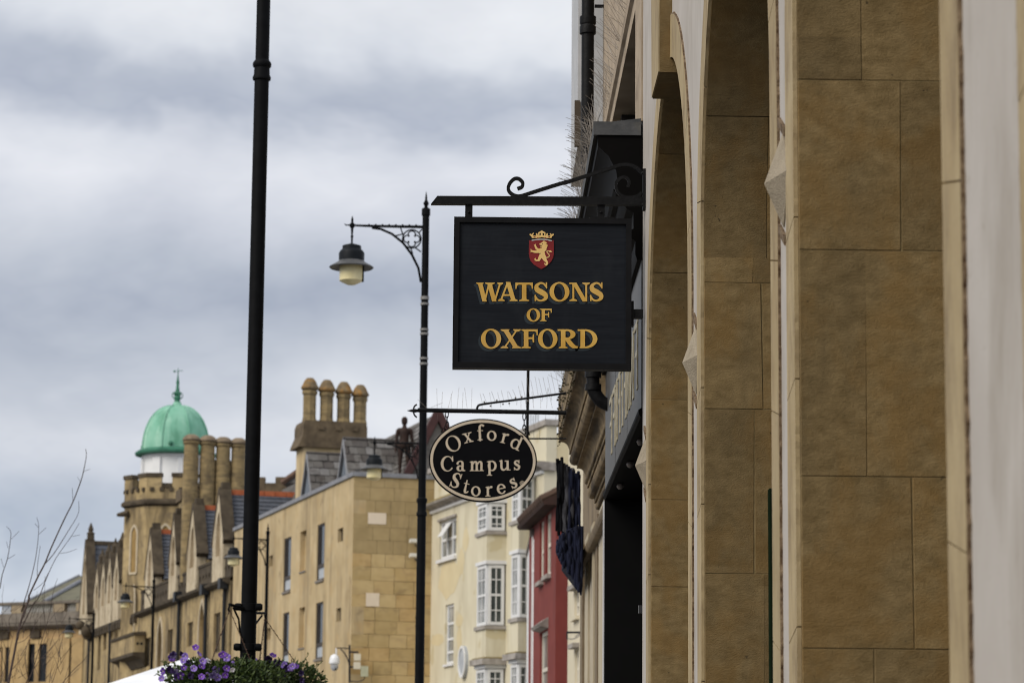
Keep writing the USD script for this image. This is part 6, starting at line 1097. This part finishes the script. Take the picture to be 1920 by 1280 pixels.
g = MB(); g.along([(0.05, zcn + 0.245), (0.28, zcn + 0.2), (0.24, zcn + 0.26)], FCr, sN, 0.5); part(cb2, "moss_strip", g, MOSS)
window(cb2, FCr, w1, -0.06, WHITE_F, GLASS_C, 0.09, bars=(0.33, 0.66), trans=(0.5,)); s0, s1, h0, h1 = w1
g = MB(); g.box(FCr, s0 - 0.08, s1 + 0.08, h0 - 0.1, h0 - 0.002, -0.1, 0.09); part(cb2, "sill", g, WHITE_F); g = MB(); g.box(FCr, s0 - 0.06, s1 + 0.06, h1 + 0.002, h1 + 0.07, 0.0005, 0.06); part(cb2, "drip_mould", g, STONE_TRIM)
g = MB(); g.hexa([FCr.p(s, h, o) for s, h, o in [(s0 + (s1 - s0) * 0.35, h0 + 0.55 * (h1 - h0), 0.22), (s0 + (s1 - s0) * 0.65, h0 + 0.55 * (h1 - h0), 0.22), (s0 + (s1 - s0) * 0.65, h0 + 0.55 * (h1 - h0), 0.25), (s0 + (s1 - s0) * 0.35, h0 + 0.55 * (h1 - h0), 0.25), (s0 + (s1 - s0) * 0.35, h1 - 0.1, -0.05), (s0 + (s1 - s0) * 0.65, h1 - 0.1, -0.05), (s0 + (s1 - s0) * 0.65, h1 - 0.1, -0.02), (s0 + (s1 - s0) * 0.35, h1 - 0.1, -0.02)]]); part(cb2, "open_sash", g, WHITE_F, label="tilted open top light")
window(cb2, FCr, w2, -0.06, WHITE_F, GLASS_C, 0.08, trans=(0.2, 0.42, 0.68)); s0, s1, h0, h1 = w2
g = MB(); g.box(FCr, s0 - 0.05, s1 + 0.05, h0 - 0.07, h0 - 0.002, -0.1, 0.06); part(cb2, "sill", g, WHITE_F)
# pale patches where the render was repaired
rp_ = np.random.default_rng(9)
for x0, x1, y0, y1 in ((132, 240, 590, 770), (240, 275, 520, 660), (232, 268, 890, 960), (88, 160, 1005, 1060), (235, 262, 960, 1085), (270, 300, 400, 520)):
    s0, s1, h0, h1 = FCr.rect(*q6(x0, x1, y0, y1)); n = 14; pts = [((s0 + s1) / 2 + (s1 - s0) / 2 * math.cos(t) * (1 + 0.12 * rp_.normal()) * 1.1, (h0 + h1) / 2 + (h1 - h0) / 2 * math.sin(t) * (1 + 0.12 * rp_.normal()) * 1.1) for t in np.linspace(0, 2 * np.pi, n, endpoint=False)]
    g = MB(); g.prism(Polygon(pts).buffer(0), FCr, 0.0006, 0.004); part(cb2, "render_patch", g, RENDER2)
# oval plaque on the wall, seen nearly edge on
pq = FCr.sh(872, 1240); g = MB(); g.prism(ell(pq[0], pq[1], 0.36, 0.46), FCr, 0.0006, 0.09); pl = part(cb2, "oval_plaque", g, M("plaque_grey", (0.34, 0.36, 0.39), (0.42, 0.44, 0.46), 5), 40)
g = MB(); g.prism(ell(pq[0], pq[1], 0.36, 0.46).difference(ell(pq[0], pq[1], 0.29, 0.38)), FCr, 0.0905, 0.12); part(pl, "plaque_rim", g, WHITE_F)
def bay(xa, xb, xc, xd, floors, top_y, label):
    o = 0.55; sa, sb, sd = FCr.sh(xa, 1100, o)[0], FCr.sh(xb, 1100, o)[0], FCr.sh(xd, 1100, 0)[0]
    A, Bq, D = FCr.p(sa, 0, o), FCr.p(sb, 0, o), FCr.p(sd, 0, 0); E2 = FCr.p(sa + (sb - sd), 0, 0)
    plan = [(sd, 0.0), (sb, o), (sa, o), (sa + (sb - sd), 0.0)]
    def slab(h0, h1, grow, mat, name, par=cb2):
        pg = Polygon([(s, q) for s, q in plan]).buffer(grow, join_style=2) if grow else Polygon(plan); t = trimesh.creation.extrude_polygon(pg, h1 - h0, engine="earcut"); v = np.array(t.vertices); w = FCr.o + np.outer(v[:, 0], FCr.u) + np.outer(v[:, 1], FCr.n); w[:, 2] = v[:, 2] + h0; g = MB(); g.add(w, t.faces); return part(par, name, g, mat)
    F1 = Fr(Bq, A - Bq, FCr.n); dC = D - Bq; nC = np.array([dC[1], -dC[0], 0]); nC = nC if np.dot(nC, -U) > 0 else -nC; F2 = Fr(Bq, dC, nC); L1, L2 = np.linalg.norm(A - Bq), np.linalg.norm(dC)
    prev = 0.0
    for (y0, y1, kind) in floors[::-1]:
        z1, z0 = F2.sh(xc, y0)[1], F2.sh(xc, y1)[1]
        if z0 - 0.1 > prev + 0.02: slab(prev, z0 - 0.1, 0, RENDER, "bay_wall")
        slab(z0 - 0.098, z0, 0.05, STONE_TRIM, "bay_sill"); slab(z0 + 0.002, z1, -0.06, WHITE_F, "bay_lining")
        for fr, L, bars in ((F1, L1, (0.5,)), (F2, L2, (0.5,))):
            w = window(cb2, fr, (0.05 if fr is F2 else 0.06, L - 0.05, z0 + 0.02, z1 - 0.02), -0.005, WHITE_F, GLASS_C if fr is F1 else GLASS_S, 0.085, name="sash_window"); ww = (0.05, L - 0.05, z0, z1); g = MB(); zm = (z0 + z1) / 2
            g.box(fr, 0.14, L - 0.14, zm - 0.03, zm + 0.03, -0.030, -0.008); g.box(fr, L / 2 - 0.014, L / 2 + 0.014, z0 + 0.12, z1 - 0.12, -0.029, -0.012)
            for t in (0.25, 0.75): zz_ = z0 + (z1 - z0) * t; g.box(fr, 0.14, L - 0.14, zz_ - 0.013, zz_ + 0.013, -0.029, -0.013)
            part(w, "glazing_bars", g, WHITE_F)
        slab(z1 + 0.002, z1 + 0.10, 0.03, WHITE_F if kind else STONE_TRIM, "bay_head"); prev = z1 + 0.102
        if kind == 2: slab(z1 + 0.102, z1 + 0.26, 0.14, STONE_TRIM, "bay_cornice"); slab(z1 + 0.262, z1 + 0.30, 0.08, MOSS, "moss_strip"); prev = z1 + 0.302
    zt2 = F2.sh(xc, top_y)[1] if top_y else zcn - 0.1
    if zt2 > prev + 0.03: slab(prev, min(zt2, zcn - 0.1), 0, RENDER, "bay_wall")
bay(893, 912, 930, 949, [(942, 995, 1), (1057, 1172, 1), (1252, 1330, 2)], 928, "")
bay(957, 972, 984, 1003, [(893, 975, 1), (1037, 1158, 1), (1243, 1330, 2)], 884, "")
for k in range(5):
    g = MB(); s_ = sN + 1.2 + k * 0.22; g.tube([FCr.p(s_, zp + 0.16, -0.2), FCr.p(s_, zp + 0.5 + 0.1 * (k == 3), -0.2)], 0.012, 4); part(cb2, "aerial", g, flat("aerial_grey", (0.2, 0.22, 0.22)))
# ---------------------------------------------------------------- white house strip, red house, pale townhouse
wh = thing("white_house", "narrow white house edge with pipe squeezed between cream bays and red house", "house", at(1000, 1150, 64.5))
a, b = at(995.5, 1280, 64.5), at(1010, 1003, 64.5); g = MB(); g.wb(a[0], b[0], 64.5, 70, 0, b[2]); part(wh, "wall", g, WHITE_F)
g = MB(); g.wb(a[0] - 0.03, b[0], 64.3, 70, b[2] + 0.002, b[2] + 0.13); part(wh, "gutter", g, flat("dark_gutter", (0.06, 0.05, 0.045)))
g = MB(); q = at(1003, 1100, 64.4); g.tube([(q[0], 64.4, 0), (q[0], 64.4, b[2] - 0.1)], 0.05, 8); part(wh, "rain_pipe", g, WHITE_F, 40)
for y in (1070, 1200): q = at(1003, y, 64.4); g = MB(); g.lathe([(0.052, -0.04), (0.066, -0.04), (0.066, 0.04), (0.052, 0.04)], tuple(q), 10); part(wh, "pipe_collar", g, WHITE_F, 40)
AR = math.radians(4.9); UR = np.array([-math.sin(AR), math.cos(AR), 0]); PR = at(1042, 1100, 60.0); FR = Fr(PR, UR); FRe = Fr(PR, (math.cos(AR), math.sin(AR)), -UR)
RED = M("red_render", (0.165, 0.030, 0.024), (0.20, 0.040, 0.032), 2, 0.8, streak=(0.13, 0.025, 0.02), sscale=(1, 1, 0.4))
rh = thing("red_house", "dark red rendered house with overhanging eave between cream building and navy awning", "house", PR * [1, 1, 0])
zr_ = FR.sh(1040, 950)[1]; sr = FR.sh(1005, 1100)[0]
rw = [FR.rect(*q6(707, 730, 355, 700)), FR.rect(*q6(742, 771, 310, 665)), FR.rect(*q6(708, 752, 985, 1420))]
wall_with(rh, "street_wall", FR, sbox(0, 0, sr + 1.5, zr_), rw, 0.3, RED)
for i, r in enumerate(rw):
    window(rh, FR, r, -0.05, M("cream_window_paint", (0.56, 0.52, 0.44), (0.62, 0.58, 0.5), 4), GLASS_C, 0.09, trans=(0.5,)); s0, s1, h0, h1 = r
    g = MB(); g.box(FR, s0 - 0.06, s1 + 0.06, h0 - 0.09, h0 - 0.002, 0.0005, 0.10); part(rh, "sill", g, STONE_TRIM)
s0, s1, h0, h1 = rw[2]
g = MB(); g.along([(0.0005, h1 + 0.02), (0.16, h1 + 0.06), (0.2, h1 + 0.12), (0.0005, h1 + 0.26)], FR, s0 - 0.12, s1 + 0.12); part(rh, "window_hood", g, STONE_TRIM)
g = MB(); g.box(FRe, 0.31, 1.3, 0, zr_ + 0.3, -4.5, 0.0); part(rh, "end_wall", g, RED)
g = MB(); g.along([(-0.5, zr_ + 0.002), (0.27, zr_ + 0.002), (0.30, zr_ + 0.08), (-0.5, zr_ + 0.50)], FR, -0.15, sr + 1.5); part(rh, "eave", g, M("dark_red_soffit", (0.028, 0.014, 0.011), (0.045, 0.022, 0.017), 4))
for k in range(14):
    s_ = -0.15 + k * 0.36; g = MB()
    for i in range(3): o0, o1 = 0.33 - i * 0.27, 0.33 - (i + 1.1) * 0.27; z0, z1 = zr_ + 0.06 + (0.33 - o0) * 0.52, zr_ + 0.06 + (0.33 - o1) * 0.52; g.tube([FR.p(s_ + 0.18, z0 + 0.06, o0), FR.p(s_ + 0.18, z1 + 0.05, o1)], 0.10, 8)
    part(rh, "roof_tile_row", g, M("terracotta_tile", (0.30, 0.10, 0.05), (0.40, 0.16, 0.085), 4) if k < 0 else M("dark_old_tile", (0.05, 0.03, 0.02), (0.09, 0.055, 0.04), 4), 40)
for k in range(3):
    g = MB(); o0, o1 = -0.12 - k * 0.3, -0.44 - k * 0.3; z0, z1 = zr_ + 0.42 + k * 0.17, zr_ + 0.59 + k * 0.17; g.tube([FR.p(-0.16, z0, o0), FR.p(-0.16, z1, o1)], 0.17, 8); part(rh, 'verge_tile', g, M('terracotta_tile', (0.30, 0.10, 0.05), (0.40, 0.16, 0.085), 4), 40)
# pale townhouse past the red one
PT = at(1064.5, 1150, 59.2); FT = Fr(PT, UR)
TH = M("pale_townhouse_render", (0.56, 0.50, 0.37), (0.62, 0.56, 0.43), 1, 0.85)
tn = thing("pale_townhouse", "sliver of pale cream townhouse with iron bracket right of the red house", "house", PT * [1, 1, 0])
tw1, tw2 = FT.rect(*q6(906, 932, 755, 900)), FT.rect(*q6(908, 930, 1090, 1300)); wall_with(tn, "wall", FT, sbox(-8, 0, -0.001, 9.6), [tw1, tw2], 0.3, TH)
for r in (tw1, tw2):
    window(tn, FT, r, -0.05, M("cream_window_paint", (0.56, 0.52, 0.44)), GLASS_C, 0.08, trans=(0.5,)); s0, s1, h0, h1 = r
    g = MB(); g.box(FT, s0 - 0.08, s1 + 0.08, h0 - 0.08, h0 - 0.002, 0.0005, 0.09); part(tn, "sill", g, TH); g = MB(); g.box(FT, s0 - 0.1, s1 + 0.1, h1 + 0.03, h1 + 0.12, 0.0005, 0.14); part(tn, "hood_mould", g, STONE_TRIM)
ib = thing("wall_bracket", "small black iron bracket on the pale townhouse right of the red house", "bracket", at(1076, 1190, 52)); KB = lambda x, y: at(780 + x * 0.328, 860 + y * 0.328, 52)
g = MB(); g.tube([KB(862, 990), KB(945, 990)], 0.022, 6); g.tube([KB(864, 985), KB(864, 1030)], 0.014, 6); part(ib, "bar", g, PIPE, 40)
g = MB(); g.tube([KB(x, y) for x, y in spl([(870, 1025), (895, 1028), (925, 1015), (940, 1000), (925, 1003), (910, 1015)], 4)], 0.012, 5); part(ib, "scroll", g, flat("bracket_scroll", (0.25, 0.23, 0.2)), 40)
